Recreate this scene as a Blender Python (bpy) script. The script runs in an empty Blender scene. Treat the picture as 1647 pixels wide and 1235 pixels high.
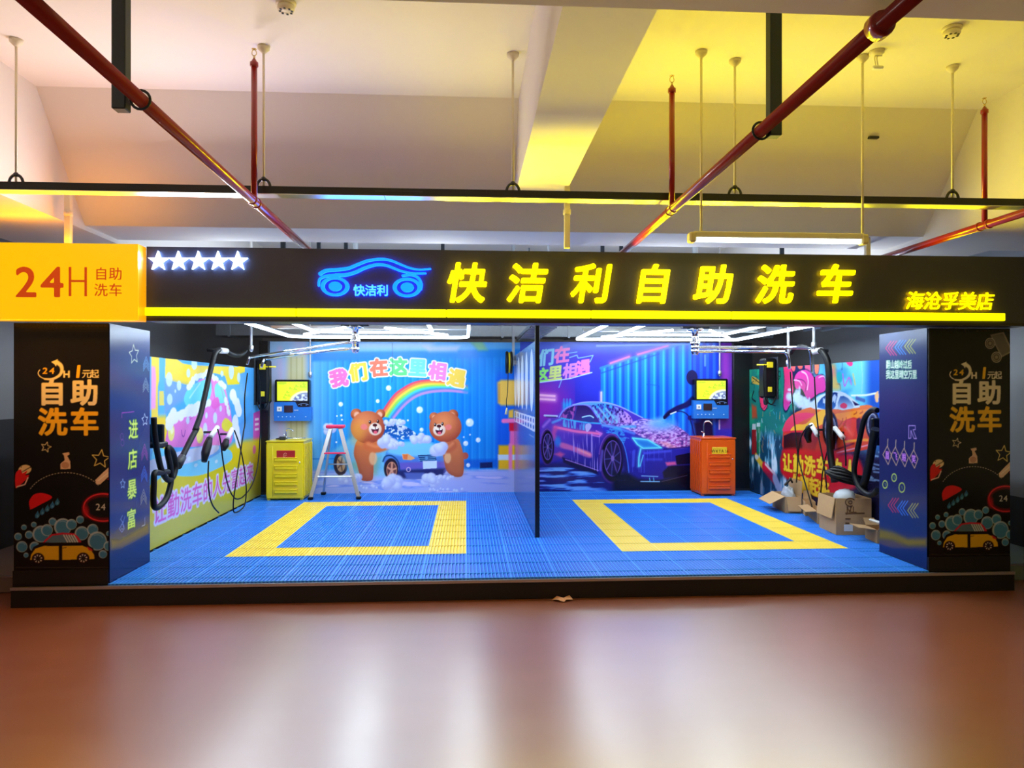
import bpy, math, random
import numpy as np
from mathutils import Vector, Matrix

random.seed(7)
RNG = np.random.default_rng(7)
SC = bpy.context.scene
COL = SC.collection
PI = math.pi

# ---------------------------------------------------------------- camera, world, exposure
F_PX, CX, HY, VX, EYE = 1180.0, 823.5, 629.0, 750.0, 1.8      # measured on the 1647 x 1235 photograph
YAW = math.atan((CX - VX) / F_PX)
CA, SA = math.cos(YAW), math.sin(YAW)
cam_d = bpy.data.cameras.new('camera')
cam_d.sensor_width = 36.0
cam_d.lens = F_PX / 1647.0 * 36.0
cam_d.shift_y = (HY - 617.5) / 1647.0
cam_d.clip_end = 100
cam = bpy.data.objects.new('camera', cam_d)
COL.objects.link(cam)
cam.location = (0, 0, EYE)
cam.rotation_euler = (PI / 2, 0, -YAW)
SC.camera = cam

SC.view_settings.view_transform = 'Standard'
SC.view_settings.look = 'None'
SC.view_settings.exposure = 0.0
SC.view_settings.gamma = 1.0
SC.view_settings.use_curve_mapping = False
SC.cycles.use_denoising = True
SC.cycles.max_bounces = 8
SC.cycles.diffuse_bounces = 4
SC.cycles.sample_clamp_indirect = 8.0

world = bpy.data.worlds.new('world')
SC.world = world
world.use_nodes = True
bg = world.node_tree.nodes['Background']
bg.inputs[0].default_value = (1.0, 0.84, 0.72, 1)
bg.inputs[1].default_value = 0.06

def add_area(name, loc, size, power, color, rot=(0, 0, 0)):
    d = bpy.data.lights.new(name, 'AREA')
    d.shape = 'RECTANGLE'; d.size, d.size_y = size
    d.energy = power; d.color = color
    o = bpy.data.objects.new(name, d); COL.objects.link(o)
    o.location = loc; o.rotation_euler = rot
    return o
# light helpers: glow of signs and tubes, unseen fill points
def glow_area(name, loc, size, power, color, face):
    """the light a lit sign or tube gives off; face: direction it shines"""
    o = add_area(name, loc, size, power, color)
    o.rotation_euler = Vector(face).to_track_quat('-Z', 'Y').to_euler()
    o.visible_camera = False
    return o
def add_point(name, loc, power, color, r=0.12):
    d = bpy.data.lights.new(name, 'POINT'); d.energy = power; d.color = color; d.shadow_soft_size = r
    o = bpy.data.objects.new(name, d); COL.objects.link(o); o.location = loc
    return o
for x in (-3.3, -2.5, -1.7):  # unseen warm fill added to brighten the left half of the ceiling
    add_point('ceiling_fill_light', (x, 0.2, 2.87), 9, (1.0, 0.84, 0.76))

# ---------------------------------------------------------------- measuring helpers (photo pixel -> point on a real plane)
def _ray(px, py):
    u = (px - CX) / F_PX; v = (HY - py) / F_PX
    return SA + u * CA, CA - u * SA, v
def atY(px, py, Y):
    d = _ray(px, py); t = Y / d[1]; return Vector((t * d[0], Y, EYE + t * d[2]))
def atZ(px, py, Z):
    d = _ray(px, py); t = (Z - EYE) / d[2]; return Vector((t * d[0], t * d[1], Z))
def atX(px, py, X):
    d = _ray(px, py); t = X / d[0]; return Vector((X, t * d[1], EYE + t * d[2]))

# ---------------------------------------------------------------- materials
def lin(c):
    c = np.asarray(c, dtype=float) / 255.0
    return np.where(c <= 0.04045, c / 12.92, ((c + 0.055) / 1.055) ** 2.4)
_M = {}
def mat(name, rgb, rough=0.5, metal=0.0, emit=None, strength=0.0, var=0.04, scale=12.0, bump=0.0, spec=0.5, coat=0.0):
    if name in _M: return _M[name]
    m = bpy.data.materials.new(name); m.use_nodes = True
    nt = m.node_tree; b = nt.nodes['Principled BSDF']
    c = lin(rgb)
    b.inputs['Roughness'].default_value = rough
    b.inputs['Metallic'].default_value = metal
    b.inputs['Specular IOR Level'].default_value = spec
    b.inputs['Coat Weight'].default_value = coat
    tc = nt.nodes.new('ShaderNodeTexCoord')
    nz = nt.nodes.new('ShaderNodeTexNoise'); nz.inputs['Scale'].default_value = scale; nz.inputs['Detail'].default_value = 4
    nt.links.new(tc.outputs['Object'], nz.inputs['Vector'])
    mx = nt.nodes.new('ShaderNodeMix'); mx.data_type = 'RGBA'
    mx.inputs['A'].default_value = (*(c * (1 - var)), 1); mx.inputs['B'].default_value = (*np.minimum(c * (1 + var), 1), 1)
    nt.links.new(nz.outputs['Fac'], mx.inputs['Factor'])
    nt.links.new(mx.outputs['Result'], b.inputs['Base Color'])
    if bump:
        bp = nt.nodes.new('ShaderNodeBump'); bp.inputs['Strength'].default_value = bump; bp.inputs['Distance'].default_value = 0.01
        nt.links.new(nz.outputs['Fac'], bp.inputs['Height']); nt.links.new(bp.outputs['Normal'], b.inputs['Normal'])
    if emit is not None:
        b.inputs['Emission Color'].default_value = (*lin(emit), 1)
        b.inputs['Emission Strength'].default_value = strength
    _M[name] = m
    return m

def print_mat(name, rough, spec=0.5, coat=0.0, emit=0.0):
    """a printed sheet: the print is carried by the mesh's colour attribute"""
    if name in _M: return _M[name]
    m = bpy.data.materials.new(name); m.use_nodes = True
    nt = m.node_tree; b = nt.nodes['Principled BSDF']
    a = nt.nodes.new('ShaderNodeAttribute'); a.attribute_name = 'print'
    nz = nt.nodes.new('ShaderNodeTexNoise'); nz.inputs['Scale'].default_value = 3.0
    tc = nt.nodes.new('ShaderNodeTexCoord'); nt.links.new(tc.outputs['Object'], nz.inputs['Vector'])
    mr = nt.nodes.new('ShaderNodeMapRange'); mr.inputs['To Min'].default_value = rough * 0.85; mr.inputs['To Max'].default_value = rough * 1.15
    nt.links.new(nz.outputs['Fac'], mr.inputs['Value']); nt.links.new(mr.outputs['Result'], b.inputs['Roughness'])
    nt.links.new(a.outputs['Color'], b.inputs['Base Color'])
    b.inputs['Specular IOR Level'].default_value = spec
    b.inputs['Coat Weight'].default_value = coat; b.inputs['Coat Roughness'].default_value = 0.08
    if emit:
        nt.links.new(a.outputs['Color'], b.inputs['Emission Color']); b.inputs['Emission Strength'].default_value = emit
    _M[name] = m
    return m

# ---------------------------------------------------------------- object helpers
def tag(o, label=None, cat=None, group=None, kind=None):
    if label: o['label'] = label
    if cat: o['category'] = cat
    if group: o['group'] = group
    if kind: o['kind'] = kind
    return o
def thing(name, label, cat, loc=(0, 0, 0), group=None, kind=None):
    o = bpy.data.objects.new(name, None); COL.objects.link(o)
    o.location = loc; o.empty_display_size = 0.1
    return tag(o, label, cat, group, kind)
def adopt(o, parent):
    """parent o keeping its world coordinates (o is built in world coordinates)"""
    o.parent = parent
    p = Vector((0, 0, 0)); q = parent
    while q is not None:
        p += q.location; q = q.parent
    o.location = -p if parent.type == 'EMPTY' or True else o.location
    return o

class MB:
    """collects shapes, built as ONE mesh object"""
    def __init__(s): s.v = []; s.f = []; s.m = []; s.sm = []
    def add(s, vs, fs, m=0, smooth=False):
        b = len(s.v); s.v += [tuple(v) for v in vs]
        for f in fs: s.f.append(tuple(b + i for i in f)); s.m.append(m); s.sm.append(smooth)
        return s
    def box(s, lo, hi, m=0, ch=0.0):
        (x0, y0, z0), (x1, y1, z1) = lo, hi
        if ch:
            return s.rbox(((x0 + x1) / 2, (y0 + y1) / 2, (z0 + z1) / 2), (x1 - x0, y1 - y0, z1 - z0), ch, m)
        vs = [(x0, y0, z0), (x1, y0, z0), (x1, y1, z0), (x0, y1, z0), (x0, y0, z1), (x1, y0, z1), (x1, y1, z1), (x0, y1, z1)]
        return s.add(vs, [(0, 3, 2, 1), (4, 5, 6, 7), (0, 1, 5, 4), (1, 2, 6, 5), (2, 3, 7, 6), (3, 0, 4, 7)], m)
    def rbox(s, c, size, ch, m=0, R=None):
        """box with chamfered edges"""
        hx, hy, hz = size[0] / 2, size[1] / 2, size[2] / 2
        ch = min(ch, hx * .9, hy * .9, hz * .9)
        vs = []; idx = {}
        for sx in (-1, 1):
            for sy in (-1, 1):
                for sz in (-1, 1):
                    for a in range(3):
                        p = [sx * (hx - ch), sy * (hy - ch), sz * (hz - ch)]
                        p[a] = (sx * hx, sy * hy, sz * hz)[a]
                        idx[(sx, sy, sz, a)] = len(vs); vs.append(Vector(p))
        fs = []
        I = lambda sx, sy, sz, a: idx[(sx, sy, sz, a)]
        for d in (-1, 1):
            fs.append([I(d, -1, -1, 0), I(d, 1, -1, 0), I(d, 1, 1, 0), I(d, -1, 1, 0)])
            fs.append([I(-1, d, -1, 1), I(1, d, -1, 1), I(1, d, 1, 1), I(-1, d, 1, 1)])
            fs.append([I(-1, -1, d, 2), I(1, -1, d, 2), I(1, 1, d, 2), I(-1, 1, d, 2)])
        for p in (-1, 1):
            for q in (-1, 1):
                fs.append([I(p, q, -1, 0), I(p, q, 1, 0), I(p, q, 1, 1), I(p, q, -1, 1)])
                fs.append([I(p, -1, q, 0), I(p, 1, q, 0), I(p, 1, q, 2), I(p, -1, q, 2)])
                fs.append([I(-1, p, q, 1), I(1, p, q, 1), I(1, p, q, 2), I(-1, p, q, 2)])
        for sx in (-1, 1):
            for sy in (-1, 1):
                for sz in (-1, 1):
                    fs.append([I(sx, sy, sz, 0), I(sx, sy, sz, 1), I(sx, sy, sz, 2)])
        out = []
        for f in fs:                                       # orient outwards
            n = (vs[f[1]] - vs[f[0]]).cross(vs[f[2]] - vs[f[0]])
            cen = sum((vs[i] for i in f), Vector()) / len(f)
            out.append(f if n.dot(cen) > 0 else f[::-1])
        if R is not None: vs = [R @ v for v in vs]
        c = Vector(c)
        return s.add([v + c for v in vs], out, m)
    def prism(s, poly, d, m=0):
        """poly: list of 3D points (planar), d: extrusion vector"""
        n = len(poly); P = [Vector(p) for p in poly]; d = Vector(d)
        nrm = Vector()
        for i in range(n): nrm += P[i].cross(P[(i + 1) % n])
        if nrm.dot(d) > 0: P = P[::-1]
        vs = P + [p + d for p in P]
        fs = [tuple(range(n)), tuple(range(2 * n - 1, n - 1, -1))]
        for i in range(n):
            j = (i + 1) % n
            fs.append((i, i + n, j + n, j))
        return s.add(vs, fs, m)
    def tube(s, pts, r, n=10, m=0, caps=True, closed=False):
        P = [Vector(p) for p in pts]; k = len(P)
        rs = r if isinstance(r, (list, tuple)) else [r] * k
        vs = []; up = None
        for i in range(k):
            if closed: t = P[(i + 1) % k] - P[i - 1]
            else: t = P[min(i + 1, k - 1)] - P[max(i - 1, 0)]
            t.normalize()
            if up is None:
                up = Vector((0, 0, 1)) if abs(t.z) < .9 else Vector((1, 0, 0))
            a = (up - t * up.dot(t))
            if a.length < 1e-6: a = t.orthogonal()
            a.normalize(); up = a; b = t.cross(a)
            for j in range(n):
                q = 2 * PI * j / n
                vs.append(P[i] + (a * math.cos(q) + b * math.sin(q)) * rs[i])
        fs = []
        for i in range(k if closed else k - 1):
            i2 = (i + 1) % k
            for j in range(n):
                j2 = (j + 1) % n
                fs.append((i * n + j, i * n + j2, i2 * n + j2, i2 * n + j))
        s.add(vs, fs, m, True)
        if caps and not closed:
            b = len(s.v) - len(vs)
            s.f.append(tuple(b + j for j in range(n - 1, -1, -1))); s.m.append(m); s.sm.append(False)
            s.f.append(tuple(b + (k - 1) * n + j for j in range(n))); s.m.append(m); s.sm.append(False)
        return s
    def cyl(s, p0, p1, r, n=14, m=0): return s.tube([p0, p1], r, n, m)
    def lathe(s, c, prof, n=20, m=0, axis='z'):
        """prof: list of (radius, height) along axis from c"""
        vs = []
        for (r, h) in prof:
            for j in range(n):
                q = 2 * PI * j / n
                p = (r * math.cos(q), r * math.sin(q), h)
                if axis == 'x': p = (h, p[0], p[1])
                if axis == 'y': p = (p[1], h, p[0])
                vs.append(Vector(c) + Vector(p))
        fs = []
        for i in range(len(prof) - 1):
            for j in range(n):
                j2 = (j + 1) % n
                fs.append((i * n + j, i * n + j2, (i + 1) * n + j2, (i + 1) * n + j))
        fs.append(tuple(range(n - 1, -1, -1))); fs.append(tuple((len(prof) - 1) * n + j for j in range(n)))
        return s.add(vs, fs, m, True)
    def build(s, name, mats, parent=None, label=None):
        me = bpy.data.meshes.new(name)
        me.from_pydata(s.v, [], s.f)
        for q in (mats if isinstance(mats, (list, tuple)) else [mats]): me.materials.append(q)
        me.polygons.foreach_set('material_index', s.m)
        me.polygons.foreach_set('use_smooth', s.sm)
        me.update()
        o = bpy.data.objects.new(name, me); COL.objects.link(o)
        if parent is not None: adopt(o, parent)
        if label: o['label'] = label
        return o

def smooth_path(pts, n=8, closed=False):
    """Catmull-Rom through 2D or 3D points"""
    P = [np.asarray(p, float) for p in pts]; k = len(P); out = []
    for i in range(k if closed else k - 1):
        if closed: a, b, c, d = P[i - 1], P[i], P[(i + 1) % k], P[(i + 2) % k]
        else: a, b, c, d = P[max(i - 1, 0)], P[i], P[i + 1], P[min(i + 2, k - 1)]
        for j in range(n):
            t = j / n
            out.append(0.5 * ((2 * b) + (c - a) * t + (2 * a - 5 * b + 4 * c - d) * t * t + (3 * b - a - 3 * c + d) * t ** 3))
    if not closed: out.append(P[-1])
    return out

# ---------------------------------------------------------------- lettering: one distance field per character
GN, GEM = 168, 1.4            # field size in samples and in ems
_G = {}
def glyph(ch):
    if ch in _G: return _G[ch]
    cu = bpy.data.curves.new('lettering', 'FONT'); cu.body = ch; cu.size = 1; cu.align_x = 'CENTER'; cu.resolution_u = 4
    o = bpy.data.objects.new('lettering', cu); COL.objects.link(o)
    dg = bpy.context.evaluated_depsgraph_get()
    me = bpy.data.meshes.new_from_object(o.evaluated_get(dg))
    me.calc_loop_triangles()
    V = np.array([v.co[:2] for v in me.vertices]) if len(me.vertices) else np.zeros((0, 2))
    T = [tuple(t.vertices) for t in me.loop_triangles]
    bpy.data.objects.remove(o); bpy.data.meshes.remove(me); bpy.data.curves.remove(cu)
    cjk = ord(ch) > 0x2e00
    cy = 0.38 if cjk else 0.36
    cell = GEM / GN
    mask = np.zeros((GN, GN), bool)
    if len(V):
        U = np.empty_like(V)
        mid = 0.0 if cjk else (V[:, 0].min() + V[:, 0].max()) / 2
        U[:, 0] = (V[:, 0] - mid + GEM / 2) / cell - 0.5
        U[:, 1] = (V[:, 1] - cy + GEM / 2) / cell - 0.5
        for a, b, c in T:
            A, B, C = U[a], U[b], U[c]
            x0 = max(int(math.floor(min(A[0], B[0], C[0]))), 0); x1 = min(int(math.ceil(max(A[0], B[0], C[0]))), GN - 1)
            y0 = max(int(math.floor(min(A[1], B[1], C[1]))), 0); y1 = min(int(math.ceil(max(A[1], B[1], C[1]))), GN - 1)
            if x1 < x0 or y1 < y0: continue
            X, Y = np.meshgrid(np.arange(x0, x1 + 1), np.arange(y0, y1 + 1))
            e0 = (B[0] - A[0]) * (Y - A[1]) - (B[1] - A[1]) * (X - A[0])
            e1 = (C[0] - B[0]) * (Y - B[1]) - (C[1] - B[1]) * (X - B[0])
            e2 = (A[0] - C[0]) * (Y - C[1]) - (A[1] - C[1]) * (X - C[0])
            mask[y0:y1 + 1, x0:x1 + 1] |= ((e0 >= 0) & (e1 >= 0) & (e2 >= 0)) | ((e0 <= 0) & (e1 <= 0) & (e2 <= 0))
    R = 16
    D = np.full((GN, GN), float(R + 1))
    pad = np.zeros((GN + 2 * R, GN + 2 * R), bool); pad[R:-R, R:-R] = mask
    for dy in range(-R, R + 1):
        for dx in range(-R, R + 1):
            d = math.hypot(dx, dy)
            if d > R: continue
            sl = pad[R + dy:R + dy + GN, R + dx:R + dx + GN]
            np.minimum(D, np.where(sl, d, R + 1), out=D)
    w = (V[:, 0].max() - V[:, 0].min()) if len(V) else 0.3
    _G[ch] = (D * cell, w, cjk)         # distance outside the strokes, in ems
    return _G[ch]

def iso_shape(mb, Fd, iso, org, ux, uy, thick, mf=0, msd=1):
    """marching squares: the region Fd < iso of a field (rows = uy, cols = ux) as a plate: face (material mf) at org, sides (msd) back along thick"""
    ny, nx = Fd.shape
    org, ux, uy, thick = Vector(org), Vector(ux), Vector(uy), Vector(thick)
    ins = Fd < iso
    def P(x, y): return org + ux * x + uy * y
    def cut(a, b):
        fa, fb = Fd[a[1], a[0]], Fd[b[1], b[0]]
        t = (iso - fa) / (fb - fa) if fb != fa else .5
        t = min(max(t, 0.02), 0.98)
        return (a[0] + (b[0] - a[0]) * t, a[1] + (b[1] - a[1]) * t)
    for j in range(ny - 1):
        run = None
        for i in range(nx):
            full = i < nx - 1 and ins[j, i] and ins[j, i + 1] and ins[j + 1, i] and ins[j + 1, i + 1]
            if full:
                if run is None: run = i
                continue
            if run is not None:
                mb.add([P(run, j), P(i, j), P(i, j + 1), P(run, j + 1)], [(0, 1, 2, 3)], mf); run = None
            if i >= nx - 1: continue
            cs = [(i, j), (i + 1, j), (i + 1, j + 1), (i, j + 1)]
            fl = [ins[c[1], c[0]] for c in cs]
            if not any(fl): continue
            poly = []
            for k in range(4):
                a, b = cs[k], cs[(k + 1) % 4]
                if fl[k]: poly.append((a, False))
                if fl[k] != fl[(k + 1) % 4]: poly.append((cut(a, b), True))
            n = len(poly)
            pts = [P(*p[0]) for p in poly]
            mb.add(pts, [tuple(range(n))], mf)
            for k in range(n):
                if poly[k][1] and poly[(k + 1) % n][1]:
                    a, b = pts[k], pts[(k + 1) % n]
                    mb.add([a, a + thick, b + thick, b], [(0, 1, 2, 3)], msd)

def letter_plate(mb, ch, c, size, bold, shear=0.0, thick=0.03, step=3, wid=1.0, mf=0, msd=1):
    """a raised character facing -y, centred at c, em size in metres"""
    D = glyph(ch)[0]
    n = GN // step * step
    Fd = D[:n, :n].reshape(n // step, step, n // step, step).mean((1, 3))
    cell = GEM / GN * step * size
    ux = Vector((cell * wid, 0, 0)); uy = Vector((cell * shear, 0, cell))
    k = Fd.shape[0]
    org = Vector(c) - ux * ((k - 1) / 2) - uy * ((k - 1) / 2)
    iso_shape(mb, Fd, max(bold, 0.006), org, ux, uy, (0, thick, 0), mf, msd)
# ---------------------------------------------------------------- printed artwork: a small painter that fills a mesh's colour attribute
def sstep(x): x = np.clip(x, 0, 1); return x * x * (3 - 2 * x)
class Art:
    """print on a flat panel. s runs to the viewer's right, t up, both in metres; px() turns a measured photo point into (s, t)"""
    def __init__(self, s0, t0, s1, t1, ds, dt, px=None, base=(30, 30, 30)):
        self.s0, self.t0, self.s1, self.t1 = s0, t0, s1, t1
        self.nx = max(2, int(round((s1 - s0) / ds))); self.ny = max(2, int(round((t1 - t0) / dt)))
        self.ss = 2
        W, H = self.nx * self.ss + 1, self.ny * self.ss + 1
        self.S = np.linspace(s0, s1, W); self.T = np.linspace(t0, t1, H)
        self.C = np.empty((H, W, 3), np.float32); self.C[:] = base
        self.hs = (s1 - s0) / (W - 1); self.ht = (t1 - t0) / (H - 1)
        self._px = px
    def p(self, x, y): return self._px(x, y)
    def P(self, pts): return [self._px(x, y) for x, y in pts]
    def win(self, sa, sb, ta, tb):
        i0 = int(np.clip(math.floor((sa - self.s0) / self.hs), 0, len(self.S))); i1 = int(np.clip(math.ceil((sb - self.s0) / self.hs) + 1, 0, len(self.S)))
        j0 = int(np.clip(math.floor((ta - self.t0) / self.ht), 0, len(self.T))); j1 = int(np.clip(math.ceil((tb - self.t0) / self.ht) + 1, 0, len(self.T)))
        if i1 <= i0 or j1 <= j0: return None
        return slice(j0, j1), slice(i0, i1), self.S[None, i0:i1], self.T[j0:j1, None]
    def mix(self, w, mask, col, alpha=1.0):
        a = np.clip(mask * alpha, 0, 1)[..., None].astype(np.float32)
        c = np.asarray(col, np.float32)
        self.C[w[0], w[1]] = self.C[w[0], w[1]] * (1 - a) + c * a
    # --- shapes; coordinates are photo points unless raw=True
    def poly(self, pts, col, alpha=1.0, smooth=0, raw=False, col2=None, soft=0.0):
        """col2: colour at the foot of the shape (printed gradient)"""
        if not raw: pts = self.P(pts)
        if smooth: pts = smooth_path(pts, smooth, True)
        A = np.asarray(pts, float)
        w = self.win(A[:, 0].min() - soft, A[:, 0].max() + soft, A[:, 1].min() - soft, A[:, 1].max() + soft)
        if w is None: return
        X, Y = np.broadcast_arrays(w[2], w[3])
        ins = np.zeros(X.shape, bool)
        dm = np.full(X.shape, 1e9) if soft else None
        n = len(A)
        for i in range(n):
            (x0, y0), (x1, y1) = A[i], A[(i + 1) % n]
            if y0 != y1:
                ins ^= ((y0 > Y) != (y1 > Y)) & (X < (x1 - x0) * (Y - y0) / (y1 - y0) + x0)
            if soft:
                L = (x1 - x0) ** 2 + (y1 - y0) ** 2 + 1e-12
                tt = np.clip(((X - x0) * (x1 - x0) + (Y - y0) * (y1 - y0)) / L, 0, 1)
                np.minimum(dm, np.hypot(X - x0 - tt * (x1 - x0), Y - y0 - tt * (y1 - y0)), out=dm)
        m = ins.astype(float)
        if soft: m = sstep(0.5 + np.where(ins, dm, -dm) / (2 * soft))
        if col2 is not None:
            g = np.clip((A[:, 1].max() - Y) / max(A[:, 1].max() - A[:, 1].min(), 1e-6), 0, 1)[..., None]
            col = np.asarray(col, float) * (1 - g) + np.asarray(col2, float) * g
        self.mix(w, m, col, alpha)
    def ell(self, x, y, rx, ry=None, col=(255, 255, 255), alpha=1.0, rot=0.0, soft=0.12, col2=None, lx=-0.3, ly=0.35, raw=False):
        """ellipse; col2 = rim colour of a printed ball shading whose bright spot sits at (lx, ly)"""
        if ry is None: ry = rx
        if raw: c = (x, y); a, b = rx, ry
        else:
            c = self.p(x, y); l, r = self.p(x - rx, y), self.p(x + rx, y); u, d = self.p(x, y - ry), self.p(x, y + ry)
            a = abs(r[0] - l[0]) / 2; b = abs(u[1] - d[1]) / 2; c = ((l[0] + r[0]) / 2, (u[1] + d[1]) / 2)
        R = max(a, b) * 1.25
        w = self.win(c[0] - R, c[0] + R, c[1] - R, c[1] + R)
        if w is None: return
        X, Y = w[2] - c[0], w[3] - c[1]
        q = math.radians(rot); X, Y = X * math.cos(q) + Y * math.sin(q), -X * math.sin(q) + Y * math.cos(q)
        r = np.hypot(X / a, Y / b)
        m = sstep((1 + soft / 2 - r) / max(soft, 1e-3))
        if col2 is not None:
            g = np.clip(np.hypot(X / a - lx, Y / b - ly) / 1.25, 0, 1)[..., None] ** 1.5
            col = np.asarray(col, float) * (1 - g) + np.asarray(col2, float) * g
        self.mix(w, m, col, alpha)
    def ring(self, x, y, rx, ry, wd, col, alpha=1.0, a0=0, a1=360, soft=0.3):
        n = 40
        self.line([(x + rx * math.cos(math.radians(a0 + (a1 - a0) * i / n)), y - ry * math.sin(math.radians(a0 + (a1 - a0) * i / n))) for i in range(n + 1)], wd, col, alpha, soft=soft)
    def line(self, pts, wd, col, alpha=1.0, smooth=0, closed=False, soft=0.35, glow=0.0, raw=False, wd1=None):
        """stroke; wd in photo pixels of height at the first point (metres if raw); wd1 = width at the end; soft = edge share; glow = extra halo in widths"""
        k = 1.0
        if not raw:
            a, b = self.p(pts[0][0], pts[0][1] - 1), self.p(pts[0][0], pts[0][1] + 1)
            k = abs(a[1] - b[1]) / 2
            pts = self.P(pts)
        if smooth: pts = smooth_path(pts, smooth, closed)
        A = np.asarray(pts, float)
        if closed: A = np.vstack([A, A[:1]])
        h0 = wd * k / 2; h1 = (wd if wd1 is None else wd1) * k / 2; hm = max(h0, h1) * (1.6 + glow * 2) + 2 * self.ht
        n = len(A) - 1
        for i in range(n):
            (x0, y0), (x1, y1) = A[i], A[i + 1]
            w = self.win(min(x0, x1) - hm, max(x0, x1) + hm, min(y0, y1) - hm, max(y0, y1) + hm)
            if w is None: continue
            if getattr(self, '_acc', None) is None: self._acc = np.zeros(self.C.shape[:2], np.float32)
            L = (x1 - x0) ** 2 + (y1 - y0) ** 2 + 1e-12
            tt = np.clip(((w[2] - x0) * (x1 - x0) + (w[3] - y0) * (y1 - y0)) / L, 0, 1)
            d = np.hypot(w[2] - x0 - tt * (x1 - x0), w[3] - y0 - tt * (y1 - y0))
            h = h0 + (h1 - h0) * (i + tt) / n
            m = sstep((h * (1 + soft) - d) / (h * soft * 2 + 1e-9))
            if glow: m = np.maximum(m, 0.55 * np.exp(-(d / (h * (1 + glow))) ** 2))
            np.maximum(self._acc[w[0], w[1]], m, out=self._acc[w[0], w[1]])
        if getattr(self, '_acc', None) is not None:
            lo = A.min(0) - hm; hi = A.max(0) + hm
            w = self.win(lo[0], hi[0], lo[1], hi[1])
            if w is not None:
                self.mix(w, self._acc[w[0], w[1]], col, alpha)
                self._acc[w[0], w[1]] = 0
    def text(self, ch, x, y, size, col, bold=0.02, rot=0.0, shear=0.0, wid=1.0, out=None, outw=0.0, glow=None, gloww=0.0, alpha=1.0, raw=False):
        """one character centred at (x, y), em = size photo pixels of height (metres if raw)"""
        if raw: c = (x, y); k = size
        else:
            c = self.p(x, y); a, b = self.p(x, y - 1), self.p(x, y + 1); k = size * abs(a[1] - b[1]) / 2
        D = glyph(ch)[0]
        R = k * GEM * .72 * max(1, wid)
        w = self.win(c[0] - R, c[0] + R, c[1] - R, c[1] + R)
        if w is None: return
        X, Y = w[2] - c[0], w[3] - c[1]
        q = math.radians(rot); X, Y = X * math.cos(q) + Y * math.sin(q), -X * math.sin(q) + Y * math.cos(q)
        X = (X - Y * shear) / wid
        u = np.clip((X / k + GEM / 2) / GEM * GN - .5, 0, GN - 1.001); v = np.clip((Y / k + GEM / 2) / GEM * GN - .5, 0, GN - 1.001)
        u, v = np.broadcast_arrays(u, v)
        i, j = u.astype(int), v.astype(int); fu, fv = u - i, v - j
        d = (D[j, i] * (1 - fu) + D[j, i + 1] * fu) * (1 - fv) + (D[j + 1, i] * (1 - fu) + D[j + 1, i + 1] * fu) * fv
        e = max(GEM / GN, self.ht / k)
        if glow is not None: self.mix(w, np.clip(np.exp(-(d / gloww) ** 2) - .03, 0, 1), glow, alpha)
        if out is not None: self.mix(w, sstep((outw + e - d) / (2 * e)), out, alpha)
        self.mix(w, sstep((bold + e * .6 - d) / (1.2 * e)), col, alpha)
    def noise(self, sx, sy, seed=0, octaves=3):
        rng = np.random.default_rng(seed); H, W = self.C.shape[:2]; out = np.zeros((H, W)); amp = 1; tot = 0
        for o in range(octaves):
            gx = max(2, int((self.s1 - self.s0) / sx * 2 ** o) + 2); gy = max(2, int((self.t1 - self.t0) / sy * 2 ** o) + 2)
            g = rng.random((gy + 1, gx + 1))
            u = np.linspace(0, gx - 1e-6, W); v = np.linspace(0, gy - 1e-6, H)
            i = u.astype(int); j = v.astype(int); fu = sstep(u - i)[None]; fv = sstep(v - j)[:, None]
            out += amp * ((g[j][:, i] * (1 - fu) + g[j][:, i + 1] * fu) * (1 - fv) + (g[j + 1][:, i] * (1 - fu) + g[j + 1][:, i + 1] * fu) * fv)
            tot += amp; amp *= .5
        return out / tot
    def region(self, pts, smooth=0, soft=0.0):
        """mask of a polygon over the whole sheet"""
        keep = self.C; self.C = np.zeros(keep.shape, np.float32)
        self.poly(pts, (1, 1, 1), smooth=smooth, soft=soft); m = self.C[..., 0]; self.C = keep
        return m
    def all(self): return (slice(0, self.C.shape[0]), slice(0, self.C.shape[1]))
    def wash(self, mask, col, alpha=1.0): self.mix(self.all(), mask, col, alpha)
    def star(self, x, y, r, col, wd=1.5, rot=0.0, inner=0.45, sq=1.0):
        self.line([(x + sq * (r if i % 2 == 0 else r * inner) * math.sin(rot + i * PI / 5), y - (r if i % 2 == 0 else r * inner) * math.cos(rot + i * PI / 5)) for i in range(10)], wd, col, closed=True)
    def panel(self, name, org, us, ut, mats, parent=None, thick=0.02, edge=1):
        """the sheet as one mesh: printed grid in front, plain board behind. org = world point of s=0, t=0"""
        ss = self.ss; C = self.C
        A = C[0::ss, 0::ss].copy(); n = 1
        B = np.pad(C, ((1, 1), (1, 1), (0, 0)), mode='edge')
        acc = np.zeros_like(A)
        for dy in (-1, 0, 1):
            for dx in (-1, 0, 1):
                wgt = (2 - abs(dx)) * (2 - abs(dy)) / 16
                acc += wgt * B[1 + dy:1 + dy + C.shape[0], 1 + dx:1 + dx + C.shape[1]][0::ss, 0::ss]
        H, W = acc.shape[:2]
        S = self.S[0::ss]; T = self.T[0::ss]
        org, us, ut = np.array(org, float), np.array(us, float), np.array(ut, float)
        nrm = np.cross(us, ut)
        V = org + S[None, :, None] * us + T[:, None, None] * ut
        V = V.reshape(-1, 3)
        idx = np.arange(H * W).reshape(H, W)
        Q = np.stack([idx[:-1, :-1], idx[:-1, 1:], idx[1:, 1:], idx[1:, :-1]], -1).reshape(-1, 4)
        c4 = [org + s * us + t * ut for s, t in ((S[0], T[0]), (S[-1], T[0]), (S[-1], T[-1]), (S[0], T[-1]))]
        c8 = c4 + [p - nrm * thick for p in c4]
        b = H * W
        V = np.vstack([V, np.array(c8)])
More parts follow.
